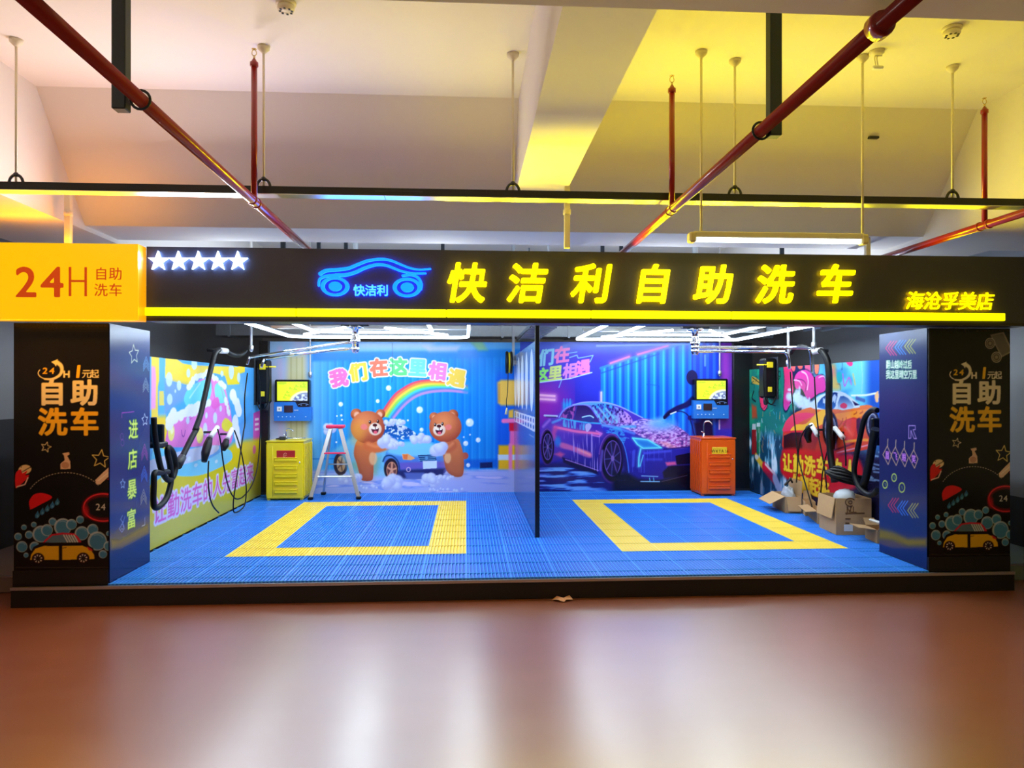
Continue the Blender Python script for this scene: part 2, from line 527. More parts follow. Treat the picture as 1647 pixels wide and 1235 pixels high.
        Q = np.vstack([Q, np.array([[0, 4, 5, 1], [1, 5, 6, 2], [2, 6, 7, 3], [3, 7, 4, 0], [4, 7, 6, 5]]) + b])
        me = bpy.data.meshes.new(name)
        me.vertices.add(len(V)); me.vertices.foreach_set('co', V.astype(np.float32).ravel())
        me.loops.add(Q.size); me.loops.foreach_set('vertex_index', Q.astype(np.int32).ravel())
        me.polygons.add(len(Q)); me.polygons.foreach_set('loop_start', np.arange(0, Q.size, 4, dtype=np.int32))
        me.polygons.foreach_set('loop_total', np.full(len(Q), 4, np.int32))
        for q in mats: me.materials.append(q)
        mi = np.zeros(len(Q), np.int32); mi[-5:] = edge; me.polygons.foreach_set('material_index', mi)
        me.update(calc_edges=True)
        at = me.color_attributes.new('print', 'FLOAT_COLOR', 'POINT')
        col = np.ones((len(V), 4), np.float32); col[:b, :3] = lin(np.clip(acc, 0, 255)).reshape(-1, 3); col[b:, :3] = .05
        at.data.foreach_set('color', col.ravel())
        o = bpy.data.objects.new(name, me); COL.objects.link(o)
        if parent is not None: adopt(o, parent)
        self.C = None
        return o
# ---------------------------------------------------------------- shared materials
m_black = mat('black_sheet', (16, 15, 16), 0.22)
m_dark = mat('dark_grey_sheet', (40, 42, 48), 0.4)
m_post = mat('dark_blue_steel', (24, 34, 44), 0.45, 0.3)
m_alu = mat('aluminium', (205, 210, 216), 0.28, 0.9)
m_chrome = mat('chrome', (235, 238, 242), 0.08, 1.0)
m_galv = mat('galvanised_steel', (180, 190, 198), 0.38, 0.8, var=0.12, scale=20)
m_rubber = mat('black_rubber', (5, 5, 6), 0.45, spec=.3)
m_white = mat('white_plastic', (235, 236, 234), 0.35)
m_red = mat('red_pipe_paint', (150, 28, 26), 0.28, coat=0.4)
m_cream = mat('cream_rod_paint', (226, 216, 190), 0.45)
m_yel = mat('yellow_plastic', (246, 220, 30), 0.35)
m_plaster = mat('white_plaster', (232, 226, 218), 0.85, var=0.025, scale=1.5)
m_grey = mat('grey_wall_paint', (165, 166, 170), 0.8, var=0.05, scale=1.2)
m_dado = mat('dark_dado_paint', (72, 72, 76), 0.7, var=0.1, scale=2)

# ---------------------------------------------------------------- the garage
CEIL = 4.15
def floor_material():
    m = bpy.data.materials.new('brown_epoxy_floor'); m.use_nodes = True
    nt = m.node_tree; b = nt.nodes['Principled BSDF']
    tc = nt.nodes.new('ShaderNodeTexCoord')
    mp = nt.nodes.new('ShaderNodeMapping'); mp.inputs['Scale'].default_value = (0.8, 1.5, 1); mp.inputs['Location'].default_value = (3.3, 7.7, .37); nt.links.new(tc.outputs['Object'], mp.inputs['Vector'])
    n1 = nt.nodes.new('ShaderNodeTexNoise'); n1.inputs['Scale'].default_value = 1.4; n1.inputs['Detail'].default_value = 3
    n2 = nt.nodes.new('ShaderNodeTexNoise'); n2.inputs['Scale'].default_value = 3; n2.inputs['Detail'].default_value = 3
    for n in (n1, n2): nt.links.new(mp.outputs['Vector'], n.inputs['Vector'])
    cr = nt.nodes.new('ShaderNodeValToRGB')
    cr.color_ramp.elements[0].position = .1; cr.color_ramp.elements[0].color = (*lin((130, 68, 38)), 1)
    cr.color_ramp.elements[1].position = .9; cr.color_ramp.elements[1].color = (*lin((142, 78, 46)), 1)
    nt.links.new(n1.outputs['Fac'], cr.inputs['Fac']); nt.links.new(cr.outputs['Color'], b.inputs['Base Color'])
    mr = nt.nodes.new('ShaderNodeMapRange'); mr.inputs['To Min'].default_value = .26; mr.inputs['To Max'].default_value = .33
    nt.links.new(n2.outputs['Fac'], mr.inputs['Value']); nt.links.new(mr.outputs['Result'], b.inputs['Roughness'])
    b.inputs['IOR'].default_value = 2.7
    return m
def struct(name, mb, m, label=None):
    return tag(mb.build(name, m), label, None, None, 'structure')
XL, XR, YB, YF = -4.9, 5.95, 18.0, -3.0
struct('floor', MB().box((XL - .2, YF, -.1), (XR + .2, YB + .2, 0)), floor_material(), 'glossy brown garage floor in front of the car wash')
struct('ceiling', MB().box((XL - .2, YF, CEIL), (XR + .2, YB + .2, CEIL + .12)), m_plaster, 'white plastered garage ceiling')
struct('wall_left', MB().box((XL - .2, YF, 0), (XL, YB, CEIL)), m_grey, 'grey garage wall at far left')
struct('wall_right', MB().box((XR, YF, 0), (XR + .2, YB, CEIL)), m_grey, 'grey garage wall at far right')
struct('wall_back', MB().box((XL, YB, 0), (XR, YB + .2, CEIL)), m_plaster, 'pale garage wall far behind the shop')
struct('trim_1', MB().box((XL, 2.6, 0), (XL + .015, YB, 1.5)), m_dado, 'dark lower band of the left garage wall')
struct('trim_2', MB().box((XR - .015, 2.6, 0), (XR, YB, .66)), m_dado, 'dark lower band of the right garage wall')
g = MB().prism([(XL, 5.87, CEIL), (XL, 6.6, 3.24), (XL, 7.2, 3.24), (XL, 7.2, CEIL)], (XR - XL, 0, 0))
struct('ceiling_beam', g, m_plaster, 'deep cross beam right above the sign')
struct('ceiling_beam', MB().box((.42, 2.5, 3.48), (.84, 6.5, CEIL)), m_plaster, 'narrow beam running from the camera to the cross beam')
struct('ceiling_beam', MB().box((-4.25, 2.5, 3.2), (-3.31, 13, CEIL)), m_plaster, 'wide beam along the left edge of the ceiling')
struct('ceiling_beam', MB().box((4.26, 2.5, 3.2), (5.2, 13, CEIL)), m_plaster, 'wide beam along the right edge of the ceiling')
struct('ceiling_beam', MB().box((XL, 1.9, 3.12), (XR, 2.5, CEIL)), m_plaster, 'cross beam nearest the camera')
# ---------------------------------------------------------------- wash platform
PZ = .185                                   # walking level
t = thing('wash_platform', 'low black plinth with a bright metal edge carrying the whole car wash', 'platform', (.6, 6.33, 0))
MB().box((-3.77, 6.33, 0), (4.94, 11.95, .15)).build('plinth', mat('black_plinth', (26, 20, 18), .5, bump=.1), t)
MB().box((-3.77, 6.318, .148), (4.94, 6.345, .172)).build('edge_strip', m_alu, t)

TL = .392                                   # one floor tile
m_blue = mat('blue_grating_plastic', (12, 96, 218), .38, var=.06, scale=3)
m_yelt = mat('yellow_grating_plastic', (250, 214, 22), .38, var=.05, scale=3)
m_under = mat('dark_blue_sump', (6, 30, 130), .5)
def tile_kind(i, j):
    """i: tile column from X=0, j: tile row from Y=7.31"""
    if 0 <= j <= 8:
        for k, (a, b) in enumerate(((-6, -1), (4, 9))):
            if a <= i <= b and (i in (a, b) or j in (0, 8)): return 1 + k
    return 0
gm = [MB(), MB(), MB()]
NR = 12
for i in range(-9, 12):
    for j in range(-3, 12):
        x0 = i * TL; y0 = 7.31 + j * TL
        X0, X1 = max(x0, -3.19), min(x0 + TL, 4.59)
        Y0, Y1 = max(y0, 6.345), min(y0 + TL, 11.74)
        rects = [(X0, X1, max(Y0, 7.18), Y1), (max(X0, -3.0), min(X1, 4.15), Y0, min(Y1, 7.18))]     # behind / between the pillars
        if -3.0 <= X0 and X1 <= 4.15: rects = [(X0, X1, Y0, Y1)]
        b = gm[tile_kind(i, j)]
        for X0, X1, Y0, Y1 in rects:
            if X1 - X0 < .02 or Y1 - Y0 < .02: continue
            b.box((X0 + .001, Y0 + .001, .158), (X1 - .001, Y1 - .001, .170))
            for k in range(NR):
                a = x0 + TL * k / NR + .0065
                if a < X0 - .001 or a + .026 > X1 + .001: continue
                b.box((a, Y0 + .002, .158), (a + .0165, Y1 - .002, PZ - .004))
                b.box((a + .0165, Y0 + .002, .158), (a + .0255, Y1 - .002, PZ), 1)
            for q in (Y0 + .004, Y1 - .014):
                b.box((X0 + .003, q, .158), (X1 - .003, q + .006, PZ + .0008), 1)
            if x0 >= X0 - .001: b.box((x0 + .0005, Y0 + .002, .158), (x0 + .0065, Y1 - .002, PZ + .0012), 1)
gr = thing('grating_floor', 'blue ribbed plastic grating floor with two yellow squares', 'floor grating', (.6, 9, .15))
MB().box((-3.19, 6.35, .150), (4.59, 11.74, .158)).build('sump_sheet', m_under, gr)
m_blue_gloss = mat('blue_edge_painted_gloss', (66, 160, 246), .3); m_yel_gloss = mat('yellow_edge_painted_gloss', (255, 232, 110), .3)  # gloss highlights on ridges and tile edges put into the colour
gm[0].build('blue_grating', [m_blue, m_blue_gloss], gr)
gm[1].build('yellow_square', [m_yelt, m_yel_gloss], gr, 'yellow square band in the left bay')
gm[2].build('yellow_square', [m_yelt, m_yel_gloss], gr, 'yellow square band in the right bay')

# ---------------------------------------------------------------- the two wrapped pillars
m_print_gloss = print_mat('glossy_print', .16, .5)
m_print_satin = print_mat('satin_print', .24, .4)
m_print_matt = print_mat('matt_print', .42, .4)
CREAM = (242, 232, 214); GOLD = (250, 196, 40)
def pillar_front_art(right):
    ox = 25.0 if not right else 0.0
    px = (lambda x, y: ((lambda v: (v.x + 3.771, v.z))(atY(x, y, 6.372))))
    A = Art(0, PZ, .766, 2.37, .0042, .0042, px, base=(19, 15, 14))
    A.wash(A.noise(.4, .4, 3) - .35, (28, 22, 20), .8)
    # faint line of small writing at the top
    for k in range(5): A.text('加盟热线:'[k], 52 + k * 12, 524, 11, (70, 50, 36), .0)
    for k in range(9): A.line([(112 + k * 7, 524), (116 + k * 7, 524)], 2, (64, 46, 34), .8)
    # 24H circular arrow
    A.ring(80, 600, 18.5, 10, 1.6, CREAM, 1, 150, 290)
    A.line([(72, 609.5), (84, 609.5), (95, 604), (99.5, 596), (98, 588), (92, 583)], 3.0, CREAM, smooth=6, wd1=7)
    A.poly([(82, 582), (93, 577.5), (90, 590), (87.5, 585.5)], CREAM)
    for c, x in zip('24', (72.5, 83.5)): A.text(c, x, 596, 14, GOLD, .03, shear=.1, wid=1.15)
    A.text('H', 107, 601.5, 15, CREAM, .05)
    A.text('1', 126, 597, 27, GOLD, .05, shear=.1)
    for c, x in zip('元起', (139, 152)): A.text(c, x, 601, 14.5, CREAM, .025)
    for c, x in zip('自助', (83.5, 136)): A.text(c, x, 631, 43, CREAM, .042, wid=1.02)
    for c, x in zip('洗车', (84.5, 136)): A.text(c, x, 678, 46, GOLD, .04, wid=1.0)
    if right:                                # small hand-truck drawing
        A.poly([(137, 531), (163, 526), (180, 560), (158, 571)], (150, 140, 124)); A.poly([(140, 533), (161, 529), (176, 559), (159, 567)], (118, 112, 100))
        for cx, cy in ((137, 546), (149, 570)):
            A.ell(cx, cy, 9.5, 9.5, (95, 90, 80)); A.ring(cx, cy, 9, 9, 1.2, (190, 180, 160)); A.ring(cx, cy, 6, 6, 1, (170, 160, 140)); A.ell(cx, cy, 3, 3, (150, 140, 120))
    A.star(74, 719, 8.5, (226, 214, 170), 1.1, .25); A.star(162, 738, 15, (240, 222, 130), 1.4, .12)
    A.poly([(100, 729), (111, 727), (112, 731), (108, 733), (113, 742), (113.5, 754), (97, 754.5), (97, 746), (104, 740), (103, 733)], (226, 190, 160)); A.ell(105, 748, 7.5, 6.5, (196, 150, 126)); A.ring(105, 748, 7, 6, 1, (235, 205, 180))
    n = 26
    for k in range(n):
        a0 = math.radians(150 - 115 * k / n); a1 = math.radians(150 - 115 * (k + .4) / n)
        A.line([(106 + 66 * math.cos(a), 812 - 52 * math.sin(a)) for a in (a0, a1)], 1.2, (190, 180, 165), soft=.3)
    A.ell(40, 755, 10.5, 7.5, (232, 206, 160), rot=10)
    for k in range(10): A.ell(34 + (k * 7) % 16, 751 + (k * 5) % 9, .9, .9, (60, 45, 40))
    A.poly([(25, 762), (33, 755), (36, 761), (44, 757), (41, 764), (47, 764), (39, 774), (30, 782), (25, 784)], (222, 30, 36), smooth=4)
    A.line([(27, 783), (40, 779), (45, 768)], 2, (240, 200, 190))
    A.poly([(153, 772), (176, 750), (184, 748), (184, 758), (161, 779), (155, 779)], (236, 206, 186)); A.line([(158, 773), (183, 753)], 2, (250, 235, 220)); A.poly([(172, 771), (182, 762), (184, 774)], (190, 40, 70))
    # red dome with drops
    A.poly([(48, 817), (47, 806), (55, 795), (70, 793), (84, 800), (66, 811), (50, 819)], (224, 26, 34), smooth=5)
    for k in range(5):
        x, y = 60 + k * 8, 829 - k * 5.2
        A.ell(x, y, 3.6, 4.6, (52, 112, 160), rot=-25); A.poly([(x - 3, y - 2), (x + 1, y - 8), (x + 3, y - 1)], (52, 112, 160)); A.ell(x + .5, y + 1, 1.6, 2, (90, 150, 190))
    # red ring with 24
    A.ring(166, 816, 31, 20.5, 7, (150, 18, 30), .75, 60, 300, soft=.9); A.ring(166, 816, 31.5, 22, 2.2, (238, 50, 60), 1, 40, 320); A.ell(138, 822, 5, 9, (200, 24, 36), .8, soft=1.4)
    for c, x in zip('24', (157.5, 166)): A.text(c, x, 815, 15, (240, 240, 235), .01)
    for (x, y, r) in ((155, 790, 40), (128, 718, 27), (170, 653, 20), (240, 633, 20), (205, 705, 28), (290, 700, 60), (333, 672, 42), (373, 612, 28), (445, 650, 62), (507, 632, 38), (568, 598, 28), (580, 695, 50), (657, 668, 40), (690, 750, 68), (770, 785, 35), (730, 843, 30), (185, 850, 18), (770, 697, 18), (245, 790, 36)):
        X, Y, Rr = x / 4.412, 700 + y / 4.412, r / 4.412
        A.ell(X, Y, Rr, Rr, (186, 206, 220), .9, soft=.1); A.ell(X + Rr * .06, Y + Rr * .05, Rr * .84, Rr * .84, (70, 132, 178), soft=.12); A.ring(X, Y, Rr * .66, Rr * .66, max(1, Rr * .07), (150, 190, 214), .8, 30, 120)
    q = lambda *pp: [(a / 4.412, 700 + b / 4.412) for a, b in pp]
    A.poly(q((295, 775), (320, 740), (365, 702), (440, 690), (525, 695), (555, 720), (585, 768)), (206, 40, 62)); A.poly(q((312, 765), (372, 712), (445, 704), (515, 708), (545, 730), (560, 765)), (92, 120, 140))
    for k in range(5): A.line(q((452 + k * 18, 708), (482 + k * 18, 762)), 1.7, (226, 226, 222))
    A.poly(q((205, 895), (212, 840), (240, 790), (300, 762), (590, 760), (660, 800), (684, 850), (688, 895)), (26, 16, 12)); A.poly(q((214, 884), (222, 845), (250, 805), (310, 785), (418, 785), (418, 884)), (238, 184, 26)); A.poly(q((442, 884), (442, 785), (585, 783), (640, 806), (668, 848), (670, 878)), (232, 178, 26)); A.poly(q((615, 788), (650, 805), (660, 824), (630, 815)), (206, 40, 40)); A.line(q((445, 800), (470, 796)), 1.2, (120, 90, 30))
    for (x, y) in ((270, 875), (590, 872)):
        X, Y = x / 4.412, 700 + y / 4.412
        A.ell(X, Y, 10, 9, (24, 14, 12)); A.ell(X, Y, 7.4, 7.2, (232, 224, 210)); A.ring(X, Y, 7.2, 7, 1, (90, 30, 30))
        for k in range(8):
            a = k * PI / 4 + .2; A.line([(X + 2.2 * math.cos(a), Y + 2.2 * math.sin(a)), (X + 6.6 * math.cos(a), Y + 6.6 * math.sin(a))], 2.2, (34, 20, 20))
        A.ell(X, Y, 2, 2, (34, 20, 20))
    A.line([(25, 912.5), (184, 912.5)], .9, (70, 62, 58))
    return A

def chev(A, x, y, w, h, col, d, n=3, gap=2.2, wd=1.0):
    """nested chevron outlines; d 'u' up or 'l' left"""
    for k in range(n):
        o = k * gap
        if d == 'u': A.line([(x - w, y + h * .5 + o * 1.5), (x, y - h * .5 + o * 2.2), (x + w, y + h * .5 + o * 1.5)], wd, col, soft=.5)
        else: A.line([(x + w * .6 + o * 1.7, y - h), (x - w + o * 1.7, y), (x + w * .6 + o * 1.7, y + h)], wd, col, soft=.5)

def pillar_side_left():
    px = lambda x, y: ((lambda v: (v.y, v.z))(atX(x, y, -3.0)))
    A = Art(6.385, PZ, 7.17, 2.37, .0085, .0055, px, base=(32, 36, 98))
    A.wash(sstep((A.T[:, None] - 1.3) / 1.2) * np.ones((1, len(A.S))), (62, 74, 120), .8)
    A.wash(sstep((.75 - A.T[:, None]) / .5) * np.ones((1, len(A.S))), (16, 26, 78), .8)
    A.poly([(179, 868), (192, 868), (210, 858), (238, 842), (240, 858), (215, 872), (195, 882), (179, 884)], (122, 96, 34), .9, soft=.03)
    W = (222, 226, 190)
    A.star(215.5, 570, 16, W, 1.5, -.1, .5, .5); A.star(233, 675, 10, (200, 214, 230), 1.3, -.1, .5, .5); A.star(197.5, 778, 8, (150, 190, 230), 1.2, 0, .5, .5)
    chev(A, 235, 580, 4.6, 13, (120, 170, 230), 'u', 4); chev(A, 234.5, 614, 4.6, 13, (170, 196, 190), 'u', 4)
    chev(A, 232.5, 722, 4.8, 16, (196, 56, 150), 'u', 4); chev(A, 232, 757, 4.8, 15, (70, 130, 240), 'u', 4); chev(A, 231, 794, 4.8, 15, (190, 180, 130), 'u', 4)
    for c, (x, y) in zip('进店暴富', ((214.5, 690), (213.5, 738), (212.5, 786), (211.5, 834))):
        A.text(c, x, y, 33, (226, 248, 84), .025, wid=1.02, out=(20, 70, 40), outw=.075)
    A.line([(196, 672), (196, 664), (216, 662)], 1.2, (190, 60, 180)); A.line([(233, 832), (233, 844), (228, 846)], 1.2, (180, 180, 190))
    A.line([(197, 829), (194, 835), (197.5, 840), (192, 850), (196, 856), (200, 850), (198, 840), (201, 830)], 1.1, (150, 170, 220)); A.ring(196.5, 847, 2, 4, 1, (150, 170, 220))
    A.ring(196, 702, 2.5, 5, 1, (120, 50, 150)); A.ring(197, 712, 2.5, 5, 1, (120, 50, 150))
    return A
def pillar_side_right():
    px = lambda x, y: ((lambda v: (-v.y, v.z))(atX(x, y, 4.155)))
    A = Art(-7.15, PZ, -6.385, 2.37, .0085, .0055, px, base=(36, 40, 92))
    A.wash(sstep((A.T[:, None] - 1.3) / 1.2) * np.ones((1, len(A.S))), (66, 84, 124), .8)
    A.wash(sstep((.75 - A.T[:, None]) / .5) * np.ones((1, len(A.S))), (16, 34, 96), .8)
    A.poly([(1414, 850), (1435, 854), (1460, 866), (1490, 866), (1490, 878), (1460, 878), (1435, 868), (1414, 866)], (112, 96, 34), .9, soft=.03)
    for x, y, c in ((1430, 560, (226, 60, 130)), (1445, 558.5, (70, 150, 250)), (1460.5, 557, (196, 204, 90))):
        chev(A, x, y, 5.5, 11.5, c, 'l', 3, 2.6, 1.4)
    for k, c in enumerate('翻山越岭过后'): A.text(c, 1428.4 + k * 6.9, 586, 14.5, (240, 246, 240), .02, wid=.82, glow=(40, 150, 90), gloww=.07)
    for k, c in enumerate('我这里晴空万里'): A.text(c, 1428.4 + k * 7.1, 602, 15, (240, 246, 240), .02, wid=.84, glow=(40, 150, 90), gloww=.07)
    A.line([(1461.5, 705), (1461.5, 684.5), (1472, 684.5), (1472, 691), (1468.5, 691), (1474, 705.5), (1470, 705), (1465, 692), (1465, 704.5)], 1.3, (190, 160, 240), closed=True)
    for k, (c, x, y) in enumerate(zip('眉飞眼笑', (1427, 1440, 1454, 1469.5), (732, 733.5, 735.5, 738))):
        A.line([(x + 1, y - 26), (x + .5, y - 14)], 1.6, (214, 190, 150))
        A.line([(x, y - 14.5), (x + 7, y), (x + 1.5, y + 15), (x - 7, y - 1)], 1.3, (226, 190, 150), closed=True)
        A.text(c, x, y, 14, (226, 150, 250), .02, wid=.85, glow=(70, 26, 120), gloww=.07)
    for x, y, r in ((1423.5, 779, 6), (1438, 768, 6), (1450.5, 784, 7.5)):
        A.ring(x, y, r * .62, r, 1.8, (200, 226, 90)); A.line([(x, y - r * .3), (x + .8, y + r * .3)], 1.4, (120, 180, 70))
    for x, y, c in ((1433.5, 812.5, (214, 40, 90)), (1448.5, 817, (60, 130, 250)), (1465, 821, (196, 190, 70))):
        chev(A, x, y, 5, 11.5, c, 'l', 3, 2.6, 1.5)
    return A

m_navy = mat('navy_sheet', (26, 30, 70), .2)
for side in (0, 1):
    x0, x1, y1 = ((-3.771, -3.01, 7.17), (4.165, 4.926, 7.15))[side]
    t = thing('wrapped_pillar', ('black square pillar under the orange lightbox, printed with a yellow car and bubbles, navy inner side reading vertically',
                                 'black square pillar at the right end, printed with the car and bubbles plus a grey hand truck')[side], 'pillar', ((x0 + x1) / 2, 6.8, .15))
    MB().box((x0 + .004, 6.385, .1515), (x1 - .004, y1, 2.371)).build('core', m_black, t)
    MB().box((x0 - .006, 6.366, .1515), (x1 + .004, 6.385, .30)).build('skirting', mat('pillar_skirting', (24, 19, 18), .4), t)
    A = pillar_front_art(side)
    A.panel('front_sheet', (x0, 6.372, 0), (1, 0, 0), (0, 0, 1), [m_print_satin, m_black], t, .012)
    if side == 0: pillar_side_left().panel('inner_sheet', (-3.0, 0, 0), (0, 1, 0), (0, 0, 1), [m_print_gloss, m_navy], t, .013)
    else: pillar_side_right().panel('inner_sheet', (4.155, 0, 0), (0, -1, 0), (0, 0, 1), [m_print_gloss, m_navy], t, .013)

# ---------------------------------------------------------------- fascia sign
SY = 6.15
fas = thing('fascia_sign', 'long black fascia sign with glowing yellow characters, white stars and a blue car logo', 'sign', (1.0, SY, 2.372))
MB().box((-2.60, SY, 2.372), (4.95, SY + .22, 2.978)).build('sign_board', mat('black_sign_board', (60, 61, 70), .36), fas)
MB().box((-2.60, SY - .004, 2.372), (4.95, SY, 2.395)).build('lower_lip', mat('dark_lip', (46, 36, 24), .35), fas)
e_yel = mat('lit_yellow_face', (255, 236, 0), .4, emit=(255, 238, 0), strength=1.7)
e_yels = mat('lit_yellow_edge', (255, 220, 0), .4, emit=(255, 214, 0), strength=7.0)
e_wht = mat('lit_white_face', (235, 245, 255), .4, emit=(236, 242, 255), strength=1.8)
e_whts = mat('lit_white_edge', (150, 190, 255), .4, emit=(150, 185, 255), strength=14.0)
e_blu = mat('lit_blue_face', (0, 150, 255), .4, emit=(0, 152, 255), strength=1.1)
e_blus = mat('lit_blue_edge', (0, 70, 255), .4, emit=(10, 60, 255), strength=13.0)
seams = [232, 476, 718, 951, 1177, 1398, 1618]
for a, b in zip(seams[:-1], seams[1:]):
    pa, pb = atY(a, 500, SY - .03), atY(b, 500, SY - .03)
    MB().rbox(((pa.x + pb.x) / 2, SY - .015, 2.447), (pb.x - pa.x - .004, .03, .066), .006).build('light_strip', mat('lit_yellow_strip', (255, 236, 0), .4, emit=(255, 238, 0), strength=1.6), fas)
yl = [(751.5, 454), (849, 454.5), (952.5, 455), (1051.5, 456), (1149.5, 456.5), (1248.5, 456.5), (1346, 456)]
for c, (x, y) in zip('快洁利自助洗车', yl):
    mb = MB(); p = atY(x, y, SY - .04)
    letter_plate(mb, c, p, .345, .030, .16, .018, 2, .97)
    mb.build('character', [e_yel, e_yels], fas)
    glow_area('character_glow', (p.x, SY - .05, p.z), (.30, .30), 15, (1, .83, .005), (0, -1, .05))
glow_area('store_name_glow', tuple(atY(1529, 483, SY - .05)), (.75, .14), 5, (1, .83, .005), (0, -1, .05))
glow_area('strip_glow', (1.05, SY - .04, 2.444), (7.2, .06), 8, (1, .84, .005), (0, -1, 0))
glow_area('star_glow', tuple(atY(318, 419, SY - .05)), (.75, .12), 38, (1, .87, .95), (0, -1, .05))
glow_area('logo_glow', tuple(atY(600, 447, SY - .05)), (.8, .28), 6, (.05, .25, 1), (0, -1, .05))
for k, c in enumerate('海沧孚美店'):
    mb = MB(); p = atY(1473 + k * 28.2, 483 + k * .3, SY - .03)
    letter_plate(mb, c, p, .165, .012, .16, .012, 2, .97)
    mb.build('character', [e_yel, e_yels], fas)
for x in (253.4, 285.8, 318, 349.8, 381.6):
    p = atY(x, 419.5, SY - .035); mb = MB()
    pts = [Vector((p.x + (.083 if i % 2 == 0 else .033) * math.sin(i * PI / 5), SY - .035, p.z + (.083 if i % 2 == 0 else .033) * math.cos(i * PI / 5))) for i in range(10)]
    cen = Vector((p.x, SY - .035, p.z))
    mb.add([cen] + pts, [(0, 1 + (i + 1) % 10, 1 + i) for i in range(10)], 0)
    for i in range(10):
        a, b = pts[i], pts[(i + 1) % 10]; mb.add([a, b, b + Vector((0, .03, 0)), a + Vector((0, .03, 0))], [(0, 1, 2, 3)], 1)
    mb.build('star', [e_wht, e_whts], fas)
# car logo: painted as a mask, then raised
px = lambda x, y: ((lambda v: (v.x, v.z))(atY(x, y, SY - .03)))
pa, pb = px(505, 486), px(698, 408)
L = Art(pa[0], pa[1], pb[0], pb[1], .0075, .0075, px, base=(0, 0, 0)); L.ss = 1
q = lambda *pp: [(400 + a / 3.86, 380 + b / 3.86) for a, b in pp]
def lg(col=(255, 255, 255)):
    L.line(q((442, 232), (480, 212), (560, 205), (620, 196), (680, 172), (740, 150), (820, 140), (880, 148), (940, 172), (1000, 195), (1060, 205), (1128, 200)), 5.5, col, smooth=6, wd1=2.2)
    L.line(q((540, 240), (600, 238), (660, 222), (720, 195), (790, 175), (850, 178), (900, 196), (950, 215), (1020, 228), (1098, 228)), 5.5, col, smooth=6, wd1=2.5)
    L.line(q((432, 305), (440, 265), (480, 246), (560, 240)), 3, col, smooth=6, wd1=5)
    L.line(q((955, 243), (1010, 238), (1050, 255), (1070, 290), (1066, 325)), 3.5, col, smooth=6, wd1=5)
    for cx, cy in ((534, 310), (982, 316)):
        X, Y = 400 + cx / 3.86, 380 + cy / 3.86
        L.ell(X, Y, 23, 15.5, col, soft=.05); L.ell(X, Y, 16.8, 11.6, (0, 0, 0), soft=.05); L.ell(X + .5, Y, 10.5, 7.6, col, soft=.05)
lg()
mb = MB(); Fd = 1 - L.C[..., 0] / 255.0
iso_shape(mb, Fd, .5, (L.s0, SY - .03, L.t0), (L.hs, 0, 0), (0, 0, L.ht), (0, .028, 0), 0, 1)
mb.build('car_logo', [e_blu, e_blus], fas, 'glowing blue outline of a car')
for k, c in enumerate('快洁利'):
    mb = MB(); letter_plate(mb, c, atY(577.5 + k * 18.8, 466.5, SY - .03), .098, .02, 0, .028, 4, 1.0)
    mb.build('logo_character', [mat('lit_cyan_face', (70, 190, 255), .4, emit=(90, 200, 255), strength=1.3), e_blus], fas)

# ---------------------------------------------------------------- lightbox sign
lb = thing('lightbox_sign', 'orange yellow glowing lightbox reading 24H at the left end of the fascia', 'lightbox', (-3.25, 6.07, 2.36))
e_box = mat('lit_orange_face', (90, 60, 0), .35, emit=(255, 192, 0), strength=1.0)
e_boxs = mat('lit_orange_side', (90, 56, 0), .35, emit=(255, 168, 0), strength=1.0)
MB().box((-3.90, 6.0, 2.362), (-2.602, 6.015, 2.968), 0).build('light_face', e_box, lb)
MB().box((-3.90, 6.015, 2.362), (-2.602, 6.149, 2.968), 0).build('light_body', e_boxs, lb)
glow_area('lightbox_glow', (-3.25, 5.985, 2.665), (1.25, .58), 13, (1, .47, .02), (0, -1, 0))
glow_area('lightbox_glow', (-3.25, 6.07, 2.985), (1.25, .12), 6, (1, .34, .003), (0, -.2, 1))
glow_area('lightbox_glow', (-3.25, 6.05, 2.35), (1.25, .10), 14, (1, .42, .01), (0, -.3, -1))
m_brown = mat('red_brown_vinyl', (196, 66, 10), .4, emit=(186, 62, 8), strength=.75)
for c, x, s, bd, wd in (('2', 41.5, .335, .018, 1.02), ('4', 83.5, .335, .018, 1.05), ('H', 124.5, .325, .0, .95)):
    mb = MB()
    if c == 'H':
        a, b = atY(110.5, 476, 5.996), atY(139.5, 429.5, 5.996)
        for x0 in (a.x, b.x - .018): mb.box((x0, 5.996, a.z), (x0 + .018, 6.0, b.z))
        mb.box((a.x + .018, 5.996, (a.z + b.z) / 2 - .004), (b.x - .018, 6.0, (a.z + b.z) / 2 + .012))
    else: letter_plate(mb, c, atY(x, 452.5, 5.996), s, bd, 0, .004, 3, wd)
    mb.build('numeral' if c != 'H' else 'letter', m_brown, lb)
for c, x, y in (('自', 162.5, 440), ('助', 185.5, 440), ('洗', 162, 466), ('车', 185.5, 466)):
    mb = MB(); letter_plate(mb, c, atY(x, y, 5.996), .108, .008, 0, .004, 3); mb.build('character', m_brown, lb)
# ---------------------------------------------------------------- printed wall panels
BY = 11.74
m_board = mat('panel_board', (120, 126, 136), .6)
def back_px(x, y): v = atY(x, y, BY); return (v.x, v.z)

